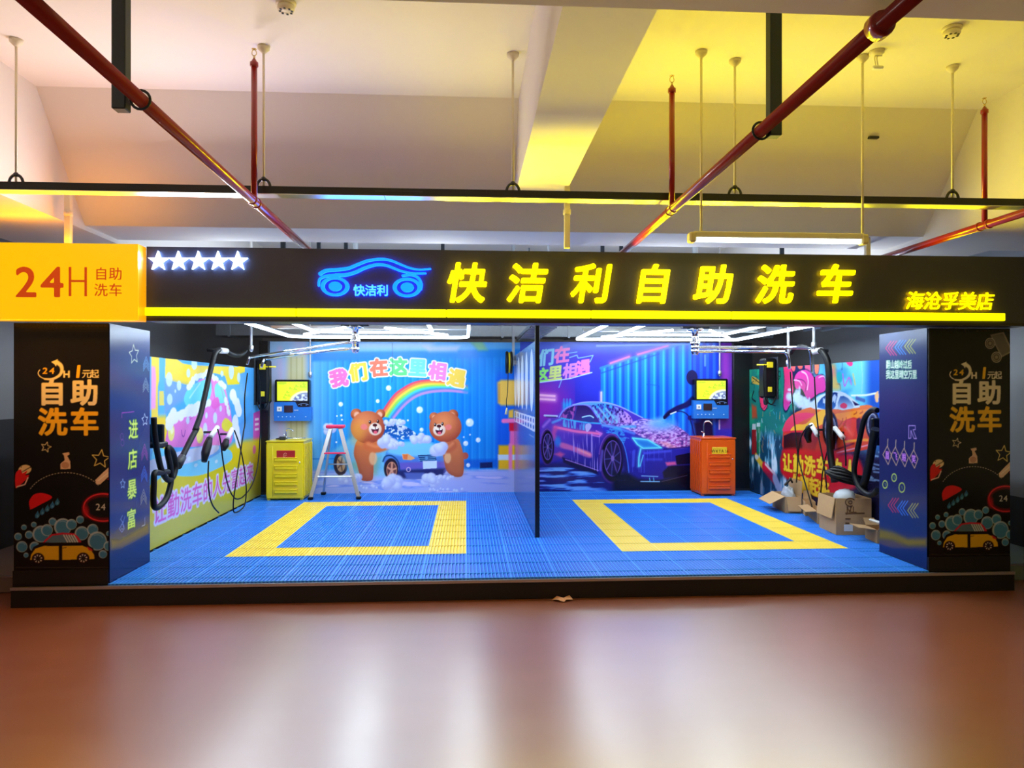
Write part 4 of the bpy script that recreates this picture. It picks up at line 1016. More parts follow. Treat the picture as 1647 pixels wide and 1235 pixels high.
LX, RX = -3.2, 4.6
def mural_pink_car():
    px = lambda x, y: ((lambda v: (v.y, v.z))(atX(x, y, LX)))
    A = Art(7.18, PZ, 11.72, 2.15, .0145, .0074, px, base=(78, 168, 240))
    T = A.T[:, None] + 0 * A.S[None, :]; S = A.S[None, :] + 0 * A.T[:, None]
    q = lambda *pp: [(235 + a / 6.86, 520 + b / 6.86) for a, b in pp]
    Y1 = (244, 214, 50)
    A.wash(sstep((.98 - T) / .1), (222, 206, 40)); A.wash(sstep((.55 - T) / .1), (206, 200, 60), .7)
    A.poly(q((70, 165), (130, 190), (235, 200), (240, 290), (120, 280), (70, 240)), (236, 130, 160)); A.poly(q((275, 195), (620, 245), (620, 300), (400, 285), (275, 265)), (240, 140, 210), soft=.02)
    A.poly(q((60, 160), (150, 270), (150, 600), (130, 700), (130, 1100), (60, 1200)), Y1); A.poly(q((205, 270), (300, 360), (400, 440), (500, 460), (700, 470), (900, 475), (1010, 480), (1090, 430), (1090, 540), (1030, 560), (1030, 670), (900, 680), (870, 580), (760, 550), (560, 560), (490, 690), (380, 660), (300, 640), (205, 600)), Y1)
    A.poly(q((60, 470), (100, 480), (110, 600), (105, 940), (50, 950)), (246, 160, 220), soft=.02); A.poly(q((145, 300), (215, 300), (205, 800), (215, 1010), (195, 1080), (140, 1080)), (90, 180, 246), .95); A.poly(q((205, 620), (300, 640), (480, 690), (480, 800), (400, 860), (250, 960), (205, 1000)), (130, 160, 240), .8, soft=.05); A.poly(q((145, 745), (195, 745), (200, 905), (145, 905)), (234, 214, 80)); A.poly(q((100, 1020), (215, 1020), (240, 1240), (240, 1500), (80, 1500)), (248, 214, 40), soft=.04)
    A.poly(q((1040, 560), (1090, 540), (1100, 1290), (1020, 1290)), (96, 170, 236), soft=.03); A.poly(q((1020, 1100), (1170, 960), (1200, 1300), (1000, 1330)), (76, 156, 232), .9, soft=.04)
    A.poly(q((1185, 990), (1260, 960), (1260, 1300), (1180, 1290)), (214, 84, 190), soft=.01)
    for k in range(3): A.line(q((1205, 1060 + k * 55), (1240, 1055 + k * 55)), 4, (246, 220, 240))
    A.poly(q((1100, 1290), (1270, 1270), (1270, 1560), (900, 1560), (880, 1400), (960, 1330)), (232, 206, 30), soft=.05); A.ell(409, 723, 2.6, 7, (236, 110, 150))
    # water under the car
    A.poly([(239, 776), (250, 720), (290, 735), (330, 740), (366, 722), (372, 740), (330, 762), (292, 766), (270, 762), (245, 778)], (110, 206, 246), smooth=4); A.poly([(242, 740), (340, 715), (352, 722), (330, 736), (262, 757), (242, 765)], (196, 206, 240), smooth=3)
    for x, y, rx, ry in ((304, 738, 3, 4), (315, 748, 3, 3), (348, 742, 2.4, 3), (263, 770, 4, 6)): A.ell(x, y, rx, ry, (206, 236, 255), .8)
    # pink car
    A.poly([(268, 716), (270, 690), (277, 678), (300, 665), (320, 655), (318, 615), (330, 609), (346, 609), (360, 618), (366, 640), (372, 668), (372, 712), (340, 716), (300, 719)], (240, 130, 214), smooth=4, col2=(228, 118, 206))
    A.poly([(296, 645), (302, 626), (316, 616), (337, 610), (340, 630), (332, 650), (310, 660)], (112, 216, 238), smooth=4); A.line([(305, 640), (322, 616)], 3, (200, 246, 255), .8, soft=.9); A.poly([(346, 620), (354, 615), (360, 628), (364, 645), (352, 648), (346, 635)], (120, 216, 240), smooth=3); A.line([(340, 612), (345, 640), (347, 660)], 1.4, (190, 80, 170)); A.line([(353, 614), (360, 640), (364, 668)], 1.4, (190, 80, 170)); A.line([(345, 655), (350, 700)], 1.2, (206, 90, 180)); A.poly([(339, 648), (350, 638), (353, 652), (344, 658)], (234, 100, 196), smooth=3)
    A.ell(275.5, 695, 5.2, 14, (246, 236, 130)); A.ell(276.5, 692, 2.6, 6, (252, 250, 200), soft=.6); A.line([(292, 692), (293, 700), (296, 701.5), (298, 692)], 1.9, (130, 40, 150), smooth=4); A.ell(321.5, 700, 5.5, 13, (246, 230, 120)); A.line([(299, 680), (313, 668)], 1.2, (206, 80, 180))
    fo = np.random.default_rng(5)
    def foam(x0, y0, x1, y1, n, rx, ry):
        for k in range(n):
            f = (k + fo.uniform(0, .8)) / n; A.ell(x0 + (x1 - x0) * f, y0 + (y1 - y0) * f + fo.uniform(-2, 2), rx * fo.uniform(.7, 1.2), ry * fo.uniform(.7, 1.2), (236, 240, 252), soft=.2)
    foam(270, 675, 322, 655, 16, 6, 8); foam(272, 683, 280, 660, 6, 6, 10); foam(316, 607, 336, 600, 7, 4, 5); foam(337, 602, 364, 622, 9, 3, 4.5); foam(300, 660, 338, 648, 9, 5, 8); foam(362, 640, 370, 672, 5, 2.5, 6); foam(302, 622, 312, 612, 4, 3, 6)
    # dog's place left to a plain cloud of suds with a yellow sponge
    foam(374, 634, 386, 664, 7, 4.5, 11); foam(378, 680, 384, 712, 7, 4.5, 12); A.poly([(357, 680), (363, 672), (371, 678), (374, 684), (366, 694), (358, 690)], (236, 220, 40), smooth=3)
    for x, y, rx, ry in ((312.5, 584.5, 4.6, 10), (272, 610, 5.2, 11.5), (303, 600, 3, 7), (288, 620, 3.6, 8), (273, 642, 4.4, 9), (282, 629, 1.4, 3), (352, 575, 2.8, 7), (340, 576, 2, 5), (372, 597, 4.2, 13), (384, 607, 2.6, 8), (302, 676, 2.8, 6), (346, 672, 3.2, 9), (332, 668, 2, 5), (355, 657, 2, 5), (330, 690, 3.4, 10), (357, 601, 2.4, 5)): A.ell(x, y, rx, ry, (206, 230, 252), .9, soft=.15)
    # slogan along the foot
    a, b = atX(257.5, 820, LX), atX(402, 760, LX)
    for k, c in enumerate('让勤洗车的人先富起来'):
        f = k / 9; A.text(c, a.y + (b.y - a.y) * f, a.z + (b.z - a.z) * f, .285, (222, 96, 200), .016, wid=1.2, out=(222, 216, 250), outw=.115, raw=True)
    return A

def mural_graffiti():
    px = lambda x, y: ((lambda v: (-v.y, v.z))(atX(x, y, RX)))
    A = Art(-11.72, PZ, -7.16, 2.15, .0145, .0074, px, base=(30, 26, 60))
    S = A.S[None, :] + 0 * A.T[:, None]; T = A.T[:, None] + 0 * A.S[None, :]
    q = lambda *pp: [(1200 + a / 7.264, 530 + b / 7.264) for a, b in pp]
    n = A.noise(.4, .3, 15)
    # wall of colour: teal, pale blue, deep blue
    A.wash(sstep((-10.0 - S) / .3), (24, 120, 110)); A.wash(sstep((S + 9.6) / .3) * sstep((T - 1.0) / .3), (110, 206, 230)); A.wash(sstep((S + 8.3) / .25) * sstep((T - 1.0) / .3), (30, 84, 190)); A.wash(sstep((S + 7.9) / .15) * sstep((T - .9) / .2), (22, 70, 176), .8)
    A.wash(sstep((n - .5) * 6) * sstep((-9.8 - S) / .3) * sstep((T - 1) / .4), (30, 160, 120), .8); A.wash(sstep((n - .55) * 8) * sstep((S + 9.4) / .4) * sstep((-8.2 - S) / .3), (60, 150, 220), .7)
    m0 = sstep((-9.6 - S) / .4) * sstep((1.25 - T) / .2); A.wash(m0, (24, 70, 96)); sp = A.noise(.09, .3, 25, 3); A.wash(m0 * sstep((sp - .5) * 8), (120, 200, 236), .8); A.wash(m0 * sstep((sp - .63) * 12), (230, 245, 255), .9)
    # bubble letters
    def blob(pts, c, c2): A.poly(q(*pts), (16, 20, 40), smooth=4, soft=.02); cx = sum(p[0] for p in pts) / len(pts); cy = sum(p[1] for p in pts) / len(pts); A.poly(q(*[(cx + (x - cx) * .9, cy + (y - cy) * .93) for x, y in pts]), c, smooth=4, col2=c2)
    blob([(130, 300), (230, 290), (225, 420), (200, 560), (160, 480)], (226, 50, 60), (190, 30, 70)); blob([(150, 700), (230, 700), (260, 850), (220, 950), (170, 900)], (226, 50, 90), (240, 60, 110)); blob([(430, 320), (530, 280), (545, 480), (560, 720), (480, 960), (430, 900), (445, 600)], (226, 40, 80), (206, 60, 160))
    blob([(515, 280), (560, 270), (580, 420), (560, 500), (520, 440)], (246, 130, 90), (244, 90, 90)); blob([(600, 350), (650, 330), (665, 440), (630, 470), (600, 430)], (240, 120, 60), (236, 90, 70)); blob([(690, 290), (740, 265), (780, 330), (780, 480), (690, 500)], (250, 170, 50), (240, 70, 150)); blob([(800, 310), (840, 290), (860, 400), (840, 520), (800, 500)], (248, 170, 70), (246, 120, 80))
    blob([(545, 560), (600, 480), (690, 460), (760, 500), (800, 560), (840, 530), (910, 530), (945, 620), (940, 720), (850, 760), (740, 830), (690, 790), (640, 700), (560, 690)], (232, 60, 160), (214, 50, 150)); A.line(q((650, 490), (700, 520), (725, 600), (715, 700)), 2.6, (255, 200, 230), smooth=4); A.line(q((560, 590), (620, 600), (650, 650)), 2, (255, 190, 230), smooth=4); A.line(q((850, 560), (910, 545), (938, 640)), 2, (255, 190, 230), smooth=4); A.line(q((600, 580), (660, 590), (700, 640), (690, 720)), 1.6, (120, 20, 90), smooth=4)
    A.poly(q((70, 545), (150, 590), (190, 650), (120, 640), (70, 620)), (206, 160, 60), .9, smooth=3); A.line(q((75, 560), (180, 640)), 1.4, (20, 30, 30)); A.line(q((90, 720), (70, 800), (110, 840)), 3, (20, 40, 50), smooth=4); A.poly(q((65, 870), (120, 900), (130, 1030), (70, 1040)), (190, 70, 40), .9, soft=.04)
    for a, b in (((950, 240), (1010, 400)), ((960, 330), (1030, 300)), ((1050, 640), (1100, 700)), ((1080, 330), (1120, 470))): A.line(q(a, ((a[0] + b[0]) / 2 + 20, (a[1] + b[1]) / 2 - 30), b), 1.4, (20, 40, 90), smooth=4)
    A.poly(q((975, 420), (1040, 410), (1060, 560), (1100, 690), (1000, 700), (980, 560)), (240, 190, 60), .85, smooth=3, soft=.05); A.poly(q((985, 430), (1030, 450), (1040, 540), (990, 560)), (240, 130, 110), .7, soft=.05); A.poly(q((1150, 290), (1200, 310), (1250, 400), (1210, 430), (1160, 370)), (240, 60, 130), smooth=2); A.poly(q((1060, 510), (1110, 500), (1120, 600), (1070, 620)), (40, 190, 190), .9, smooth=3); A.line(q((1130, 520), (1150, 660), (1200, 560), (1230, 640)), 3, (190, 110, 220), smooth=4); A.line(q((1345, 360), (1360, 560), (1350, 740)), 1.6, (190, 214, 190), .7, smooth=4); A.line(q((1305, 190), (1310, 540)), 1.4, (120, 180, 230), .8); A.line(q((1250, 520), (1275, 640)), 4, (220, 190, 80), .7)
    # splash
    fo = np.random.default_rng(9)
    for k in range(46):
        f = fo.random(); x, y = 500 + 330 * f, 690 + 240 * f + fo.uniform(-90, 130) * (1 - f * .4); A.ell(1200 + x / 7.264, 530 + y / 7.264, fo.uniform(1.5, 5), fo.uniform(2, 8), (206, 230, 252), .8, soft=.8)
    for k in range(22):
        x, y = fo.uniform(480, 760), fo.uniform(850, 1100); A.line(q((x, y), (x - fo.uniform(-20, 60), y + fo.uniform(30, 110))), 1.2, (236, 190, 230), .7)
    # car
    A.poly(q((430, 1240), (440, 1130), (480, 1050), (560, 980), (700, 920), (840, 900), (960, 900), (1250, 900), (1400, 880), (1480, 900), (1520, 1000), (1545, 1100), (1545, 1330), (1420, 1400), (1150, 1440), (1000, 1480), (700, 1450), (440, 1400)), (236, 120, 40), smooth=3, col2=(196, 40, 40))
    A.poly(q((440, 1130), (480, 1050), (560, 990), (700, 970), (800, 1000), (620, 1090), (560, 1190), (430, 1190)), (238, 60, 100), .9, smooth=3); A.poly(q((520, 1190), (580, 1110), (700, 1100), (820, 980), (930, 930), (960, 1060), (860, 1120), (700, 1190)), (248, 186, 40), smooth=3); A.poly(q((1040, 990), (1200, 960), (1400, 930), (1420, 970), (1250, 1050), (1100, 1060)), (246, 150, 40), .9, smooth=3); A.poly(q((1130, 1100), (1200, 1040), (1310, 1040), (1300, 1260), (1240, 1310), (1150, 1280)), (214, 56, 50), smooth=2)
    A.poly(q((750, 890), (830, 790), (950, 740), (1090, 720), (1200, 770), (1330, 890), (1250, 920), (1000, 930), (820, 930)), (206, 222, 240), smooth=3); A.poly(q((830, 910), (880, 800), (990, 740), (1070, 740), (1050, 840), (1020, 930)), (24, 40, 100), smooth=2, col2=(50, 110, 190)); A.wash(A.region(q((900, 800), (1070, 745), (1020, 920), (900, 920))) * sstep((A.noise(.06, .05, 35, 2) - .55) * 12), (220, 236, 255), .8); A.poly(q((1070, 930), (1100, 780), (1190, 800), (1260, 900), (1200, 930)), (40, 80, 150), smooth=2, col2=(200, 220, 240)); A.poly(q((1240, 830), (1330, 880), (1270, 890)), (40, 20, 80)); A.poly(q((1100, 880), (1140, 855), (1180, 880), (1165, 920), (1110, 915)), (220, 60, 90), smooth=3)
    A.line(q((1230, 770), (1400, 765), (1530, 740)), 3, (220, 236, 250), smooth=3); A.poly(q((1505, 760), (1545, 720), (1545, 840), (1515, 840)), (246, 190, 120), smooth=3); A.line(q((1290, 800), (1380, 830)), 6, (60, 40, 130), .6)
    A.poly(q((440, 1240), (560, 1190), (680, 1200), (680, 1430), (440, 1400)), (40, 14, 20)); A.poly(q((640, 1200), (800, 1140), (860, 1200), (800, 1430), (660, 1430)), (150, 40, 50), .9, soft=.03); A.line(q((450, 1200), (560, 1190), (700, 1190)), 3, (230, 40, 50), smooth=3)
    for (x, y, rx, ry) in ((985, 1170, 92, 215), (1478, 1110, 82, 175)):
        X, Y = 1200 + x / 7.264, 530 + y / 7.264; A.ell(X, Y, rx / 7.264, ry / 7.264, (26, 20, 30)); A.ell(X, Y, rx * .68 / 7.264, ry * .72 / 7.264, (70, 80, 110)); A.ell(X, Y, rx * .5 / 7.264, ry * .56 / 7.264, (30, 26, 50)); A.ring(X, Y, rx * .68 / 7.264, ry * .72 / 7.264, 1.5, (190, 190, 220))
    A.line(q((1060, 1440), (1500, 1330)), 2, (230, 150, 170))
    # cans and striped pole
    q2 = lambda *pp: [(1200 + a / 6.5, 680 + b / 6.5) for a, b in pp]
    A.poly(q2((60, 70), (108, 70), (108, 330), (60, 330)), (150, 30, 36)); A.poly(q2((66, 10), (100, 10), (104, 70), (62, 70)), (190, 206, 214)); A.poly(q2((110, 40), (150, 40), (150, 320), (116, 320)), (30, 120, 80)); A.line(q2((138, 50), (140, 310)), 1.4, (190, 230, 210)); A.poly(q2((112, 0), (146, 0), (148, 40), (110, 40)), (200, 220, 220))
    A.line(q2((105, 350), (190, 470)), 11, (238, 196, 60), soft=.3); A.line(q2((190, 460), (300, 590)), 17, (222, 30, 60), soft=.3); A.line(q2((300, 580), (350, 700)), 17, (200, 214, 250), soft=.3); A.line(q2((200, 430), (300, 540)), 4, (240, 210, 220)); A.ell(1217, 735, 3, 4, (220, 220, 220))
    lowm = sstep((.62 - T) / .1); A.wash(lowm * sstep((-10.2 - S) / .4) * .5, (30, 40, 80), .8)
    for k in range(16):
        x, y = fo.uniform(1150, 1410), fo.uniform(300, 640); A.line(q2((x, y), (x + fo.uniform(40, 120), y + fo.uniform(5, 20))), 2.4, (150, 190, 236), .7, soft=.8)
    A.poly(q((1150, 1090), (1210, 1050), (1300, 1055), (1290, 1120), (1230, 1300), (1160, 1290)), (226, 70, 60), .9, smooth=3)
    for a_, b_ in (((1080, 1130), (1130, 1040)), ((1130, 1140), (1170, 1030)), ((1150, 1100), (1160, 1180)), ((1260, 990), (1290, 960)), ((1330, 980), (1360, 950)), ((1060, 1240), (1110, 1150))): A.line(q(a_, ((a_[0] + b_[0]) / 2 + 14, (a_[1] + b_[1]) / 2), b_), 2.2, (190, 70, 20), smooth=3)
    A.line(q((1150, 1310), (1330, 1290), (1420, 1290)), 4, (240, 150, 50), smooth=3); A.line(q((1000, 1420), (1260, 1330)), 3, (120, 30, 40)); A.poly(q((1290, 1050), (1350, 1050), (1330, 1230), (1300, 1230)), (60, 24, 60), .9, smooth=2)
    for k in range(34):
        x, y = fo.uniform(120, 440), fo.uniform(940, 1380); A.line(q((x, y), (x + fo.uniform(-14, 24), y + fo.uniform(30, 90))), 1.3, ((206, 236, 250), (90, 190, 230), (240, 170, 90))[k % 3], .75)
    for k in range(22):
        x, y = fo.uniform(60, 420), fo.uniform(420, 1000); A.line(q((x, y), (x + fo.uniform(-30, 30), y + fo.uniform(-40, 40)), (x + fo.uniform(-40, 40), y + fo.uniform(20, 70))), 1.5, ((10, 30, 30), (60, 200, 150), (20, 60, 60))[k % 3], .7, smooth=4)
    # slogan on a red splash
    A.poly(q2((370, 330), (400, 270), (600, 270), (900, 320), (1130, 340), (1220, 480), (1200, 640), (900, 760), (520, 640), (380, 540), (355, 430)), (206, 26, 40), smooth=4, soft=.04)
    a, b = atX(1266.5, 744, RX), atX(1367, 757, RX)
    for k, c in enumerate('让勤洗车的人'):
        f = k / 5; A.text(c, -a.y + (a.y - b.y) * f, a.z + (b.z - a.z) * f, .27, (250, 210, 50), .05, wid=1.2, out=(150, 40, 20), outw=.08, raw=True)
    a, b = atX(1281, 776, RX), atX(1325, 787, RX)
    for k, c in enumerate('先富起来'):
        f = k / 3; A.text(c, -a.y + (a.y - b.y) * f, a.z + (b.z - a.z) * f, .25, (246, 200, 50), .05, wid=1.25, out=(150, 40, 20), outw=.08, raw=True)
    return A

def mural(name, label, A, org, us, mats=None):
    o = A.panel(name, org, us, (0, 0, 1), mats or [m_print_satin, m_board], None, .04)
    return tag(o, label, 'wall panel')
mural('printed_wall_panel', 'bright blue back wall print of two brown bears washing a blue car under a rainbow', mural_bears(), (0, BY, 0), (1, 0, 0))
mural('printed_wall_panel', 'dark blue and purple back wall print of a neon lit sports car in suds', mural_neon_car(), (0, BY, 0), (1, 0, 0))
mural('printed_wall_panel', 'yellow and light blue side wall print of a pink smiling car, left bay', mural_pink_car(), (LX, 0, 0), (0, 1, 0))
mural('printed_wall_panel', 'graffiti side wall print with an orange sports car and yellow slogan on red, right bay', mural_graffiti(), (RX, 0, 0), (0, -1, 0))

# dark corner posts at the back
for x0, x1, lab in ((-3.235, -3.085, 'narrow black corner panel beside the yellow cabinet'), (4.335, 4.655, 'wide black corner panel beside the orange cabinet')):
    t = thing('corner_panel', lab, 'panel', ((x0 + x1) / 2, BY - .03, PZ))
    MB().rbox(((x0 + x1) / 2, BY - .035, (PZ + 2.585) / 2), (x1 - x0, .06, 2.585 - PZ), .006).build('panel_sheet', mat('black_corner_sheet', (12, 15, 18), .35), t)
    MB().box((x0, BY - .075, PZ), (x1, BY - .066, PZ + .03)).build('foot_strip', m_dark, t)

# partition between the bays
def partition_art():
    px = lambda x, y: ((lambda v: (-v.y, v.z))(atX(x, y, .765)))
    A = Art(-11.72, PZ, -8.09, 2.36, .018, .0075, px, base=(66, 88, 150))
    T = A.T[:, None] + 0 * A.S[None, :]
    A.wash(sstep((T - 1.5) / .9), (120, 140, 176), .9); A.wash(sstep((1.3 - T) / .5), (52, 66, 122), 1)
    q = lambda *pp: [(805 + a / 6.86, 530 + b / 6.86) for a, b in pp]
    for x, y0, y1 in ((165, 312, 850), (200, 305, 860), (240, 280, 880), (287, 250, 890), (343, 215, 905)):
        X = 805 + x / 6.86; A.ell(X, 530 + (y0 + y1) / 2 / 6.86, 2.3 if x < 330 else 3, (y1 - y0) / 2 / 6.86, (222, 236, 252), soft=.12); A.line([(X, 530 + (y0 + 60) / 6.86), (X, 530 + (y1 - 60) / 6.86)], .8, (160, 180, 214), .6)
    A.poly(q((130, 890), (250, 925), (412, 975), (412, 1150), (250, 1062), (130, 1000)), (226, 230, 240))
    for k in range(8):
        x = 160 + k * 28
        for d in (.28, .72): A.line(q((x, 890 + (x - 130) * .3 + (110 + (x - 130) * .22) * d), (x + 13, 894 + (x - 130) * .3 + (110 + (x - 130) * .22) * d)), 5.5, (90, 100, 130), soft=.6)
    for pts in (((845, 760), (842, 730), (847, 716), (851, 740), (849, 770)), ((838, 750), (836, 728), (840, 722), (841, 758)), ((853, 770), (853, 735), (857, 730), (857, 775))): A.line(pts, 2, (160, 176, 206), .6, smooth=4, closed=True)
    for k in range(5): A.line([(851 + k * 1.6, 698 + k), (852 + k * 1.6, 700 + k)], 2.4, (190, 200, 220), .7)
    return A
pt = thing('partition_wall_panel', 'thin bay divider with white ovals, white price strip and dark lower half', 'partition', (.775, 9.9, PZ))
partition_art().panel('bay_side_sheet', (.765, 0, 0), (0, -1, 0), (0, 0, 1), [m_print_gloss, m_navy], pt, .008)
MB().box((.774, 8.09, PZ), (.80, 11.72, 2.36)).build('panel_core', mat('partition_core', (30, 34, 60), .35), pt)
MB().rbox((.783, 8.078, (PZ + 2.62) / 2), (.05, .03, 2.62 - PZ), .004).build('front_post', mat('black_post', (12, 14, 18), .35), pt)
# ---------------------------------------------------------------- LED frames under the bay ceilings
e_led = mat('led_tube', (235, 245, 255), .4, emit=(222, 242, 255), strength=10.0)
def rrect(x0, x1, y0, y1, z, r, n=6):
    out = []
    for cx, cy, a in ((x1 - r, y1 - r, 0), (x0 + r, y1 - r, 90), (x0 + r, y0 + r, 180), (x1 - r, y0 + r, 270)):
        for k in range(n + 1):
            q = math.radians(a + 90 * k / n); out.append((cx + r * math.cos(q), cy + r * math.sin(q), z))
    return out
LZ = 2.60
def led_frame(x0, x1, y0, y1, r, hang, label):
    cx, cy = (x0 + x1) / 2, (y0 + y1) / 2
    t = thing('led_ceiling_frame', label, 'ceiling light', (cx, cy, LZ))
    MB().tube(rrect(x0, x1, y0, y1, LZ, r), .0185, 8, closed=True).build('outer_tube', e_led, t)
    MB().tube(rrect(x0 + .5, x1 - .5, y0 + .75, y1 - .75, LZ + .015, r * .6), .016, 8, closed=True).build('inner_tube', e_led, t)
    def uplight_shield(x0, x1, y0, y1, r, z, w):  # cover added above a tube to cut its upward light
        P_, Q_ = rrect(x0 - w, x1 + w, y0 - w, y1 + w, z, r + w), rrect(x0 + w, x1 - w, y0 + w, y1 - w, z, max(r - w, .004)); n = len(P_); mb = MB()
        for k in range(n):
            j = (k + 1) % n; mb.prism([P_[k], P_[j], Q_[j], Q_[k]], (0, 0, .012))
        return mb
    uplight_shield(x0, x1, y0, y1, r, LZ + .021, .022).build('outer_uplight_shield', m_alu, t)
    uplight_shield(x0 + .5, x1 - .5, y0 + .75, y1 - .75, r * .6, LZ + .031, .028).build('inner_uplight_shield', m_alu, t)
    for k in range(3):
        y = y0 + (y1 - y0) * (.22 + .28 * k)
        MB().box((x0 - .05, y - .03, LZ + .045), (x1 + .05, y + .03, LZ + .085)).build('support_rail', m_alu, t)
    for (p, s_) in (((cx, y0, LZ - .03), (x1 - x0 - .1, .04)), ((cx, y1, LZ - .03), (x1 - x0 - .1, .04)), ((x0, cy, LZ - .03), (.04, y1 - y0 - .1)), ((x1, cy, LZ - .03), (.04, y1 - y0 - .1)), ((cx, cy, LZ - .02), (.05, y1 - y0 - 1.6))):
        o = add_area('led_glow', p, s_, 23, (.78, .92, 1.0)); o.visible_camera = False
    for x in (x0 + .3, x1 - .3): glow_area('led_glow', (x, cy, LZ + .12), (.05, y1 - y0 - .6), 26, (.80, .90, 1.0), (0, 0, 1))
    for k, (a, b) in enumerate((((x0 + .3, y1 - .5), (cx - .25, cy + .4)), ((cx + .25, cy + .4), (x1 - .3, y1 - .5)))):
        MB().tube([(a[0], a[1], LZ), (b[0], b[1], LZ)], .018, 8).build('diagonal_tube', e_led, t)
    for x, y in hang:
        mb = MB().box((x - .022, y - .022, LZ + .07), (x + .022, y + .022, CEIL)); mb.box((x - .05, y - .05, CEIL - .012), (x + .05, y + .05, CEIL)); mb.build('hanger_rod', m_post, t)
led_frame(-2.58, .03, 6.95, 11.0, .22, ((-1.86, 9.4), (-1.52, 9.4), (-1.86, 7.6), (-.3, 9.4)), 'white LED tube frame with round corners over the left bay')
led_frame(1.70, 4.22, 6.95, 11.25, .05, ((1.72, 9.2), (1.96, 9.2), (4.05, 9.2), (4.6, 9.2)), 'white LED tube frame with sharp corners over the right bay')

# ---------------------------------------------------------------- ducts above the back wall
t = thing('ventilation_duct', 'galvanised air duct above the back wall', 'duct', (.6, 12.8, 2.72))
mb = MB().rbox((.6, 12.85, 2.83), (9.6, .5, .20), .01)
mb.build('duct_body', m_galv, t)
for k in range(9): MB().box((-4.0 + k * 1.15, 12.585, 2.715), (-3.96 + k * 1.15, 13.115, 2.945)).build('flange', m_galv, t)
for x in (-3.4, -.6, 2.2, 4.8): MB().cyl((x, 12.85, 2.93), (x, 12.85, CEIL), .012).build('hanger_rod', m_galv, t)
t = thing('cable_tray', 'perforated metal cable tray over the divider between the bays', 'cable tray', (1.0, 11.2, 2.64))
mb = MB(); mb.box((.86, 8.6, 2.66), (1.20, 12.5, 2.668)); mb.box((.86, 8.6, 2.66), (.868, 12.5, 2.72)); mb.box((1.192, 8.6, 2.66), (1.20, 12.5, 2.72))
for k in range(16): mb.box((.86, 8.7 + k * .24, 2.64), (1.20, 8.76 + k * .24, 2.66))
mb.build('tray_channel', m_galv, t)
for y in (9.2, 12.0): MB().cyl((1.03, y, 2.66), (1.03, y, CEIL), .01).build('hanger_rod', m_galv, t)
t = thing('ventilation_duct', 'short flanged duct piece above the right pillar side', 'duct', (4.8, 10.4, 2.6))
mb = MB().rbox((4.9, 10.4, 2.86), (.9, .5, .3), .01); mb.build('duct_body', m_galv, t)
for k in range(4): MB().box((4.46 + k * .28, 10.13, 2.69), (4.48 + k * .28, 10.67, 3.03)).build('flange', m_galv, t)
MB().cyl((4.9, 10.4, 3.0), (4.9, 10.4, CEIL), .012).build('hanger_rod', m_galv, t)

# ---------------------------------------------------------------- swivel booms
def boom(hx, hy, ends, label, z0, z1):
    t = thing('swivel_boom', label, 'wash boom', (hx, hy, z0))
    MB().lathe((hx, hy, z0), [(.03, 0), (.045, .02), (.045, .12), (.06, .13), (.06, .17), (.04, .18), (.04, .30), (.10, .31), (.10, .335)], 18).build('hub', m_chrome, t)
    mb = MB().box((hx - .17, hy - .05, z0 + .335), (hx + .17, hy + .05, z0 + .375)); mb.box((hx - .05, hy - .17, z0 + .335), (hx + .05, hy + .17, z0 + .36)); mb.build('mounting_bracket', m_dark, t)
    MB().cyl((hx, hy, z0 + .37), (hx, hy, CEIL), .035).build('ceiling_mast', m_galv, t)
    for k, pts in enumerate(ends):
        z = pts[0][2]
        a = MB().tube(smooth_path(pts, 5), .019, 10).build('arm_pipe', m_chrome, t)
        MB().lathe((hx, hy, z - .03), [(.038, 0), (.05, .01), (.05, .05), (.038, .06)], 16).build('collar', m_chrome, a)
hb = atY(571.5, 560, 9.3)
zt = hb.z
u1, u2 = atX(408, 573.5, -2.9), atX(431, 577, -2.72)
boom(hb.x, 9.3, [[(hb.x, 9.3, zt + .075), (hb.x - .2, 9.32, zt + .06), ((hb.x + u1.x) / 2, 9.6, (zt + .06 + u1.z) / 2), tuple(u1), (u1.x - .06, u1.y, u1.z - .02), (u1.x - .09, u1.y, u1.z - .11)],
                 [(hb.x, 9.3, zt - .01), (hb.x - .2, 9.32, zt - .015), ((hb.x + u2.x) / 2, 9.5, (zt - .02 + u2.z) / 2), tuple(u2), (u2.x - .06, u2.y, u2.z - .03), (u2.x - .09, u2.y, u2.z - .12)]], 'chrome two pipe swivel boom hanging in the left bay', zt - .06, 0)
hb = atY(1118, 558, 9.1); zt = hb.z
u1, u2 = atX(1296, 559.6, 4.28), atX(1257, 566, 4.05)
boom(hb.x, 9.1, [[(hb.x, 9.1, u1.z + .01), (hb.x + .3, 9.1, u1.z + .01), ((hb.x + u1.x) / 2, u1.y * .5 + 4.55, u1.z + .005), tuple(u1), (u1.x + .05, u1.y, u1.z - .03), (u1.x + .075, u1.y, u1.z - .12), (u1.x + .078, u1.y, u1.z - .32)],
                 [(hb.x, 9.1, u2.z), (hb.x + .3, 9.1, u2.z), ((hb.x + u2.x) / 2, u2.y * .5 + 4.55, u2.z), tuple(u2), (u2.x + .06, u2.y, u2.z - .02), (u2.x + .10, u2.y, u2.z - .10), (u2.x + .105, u2.y, u2.z - .22)]], 'chrome two pipe swivel boom hanging in the right bay', u2.z - .05, 0)
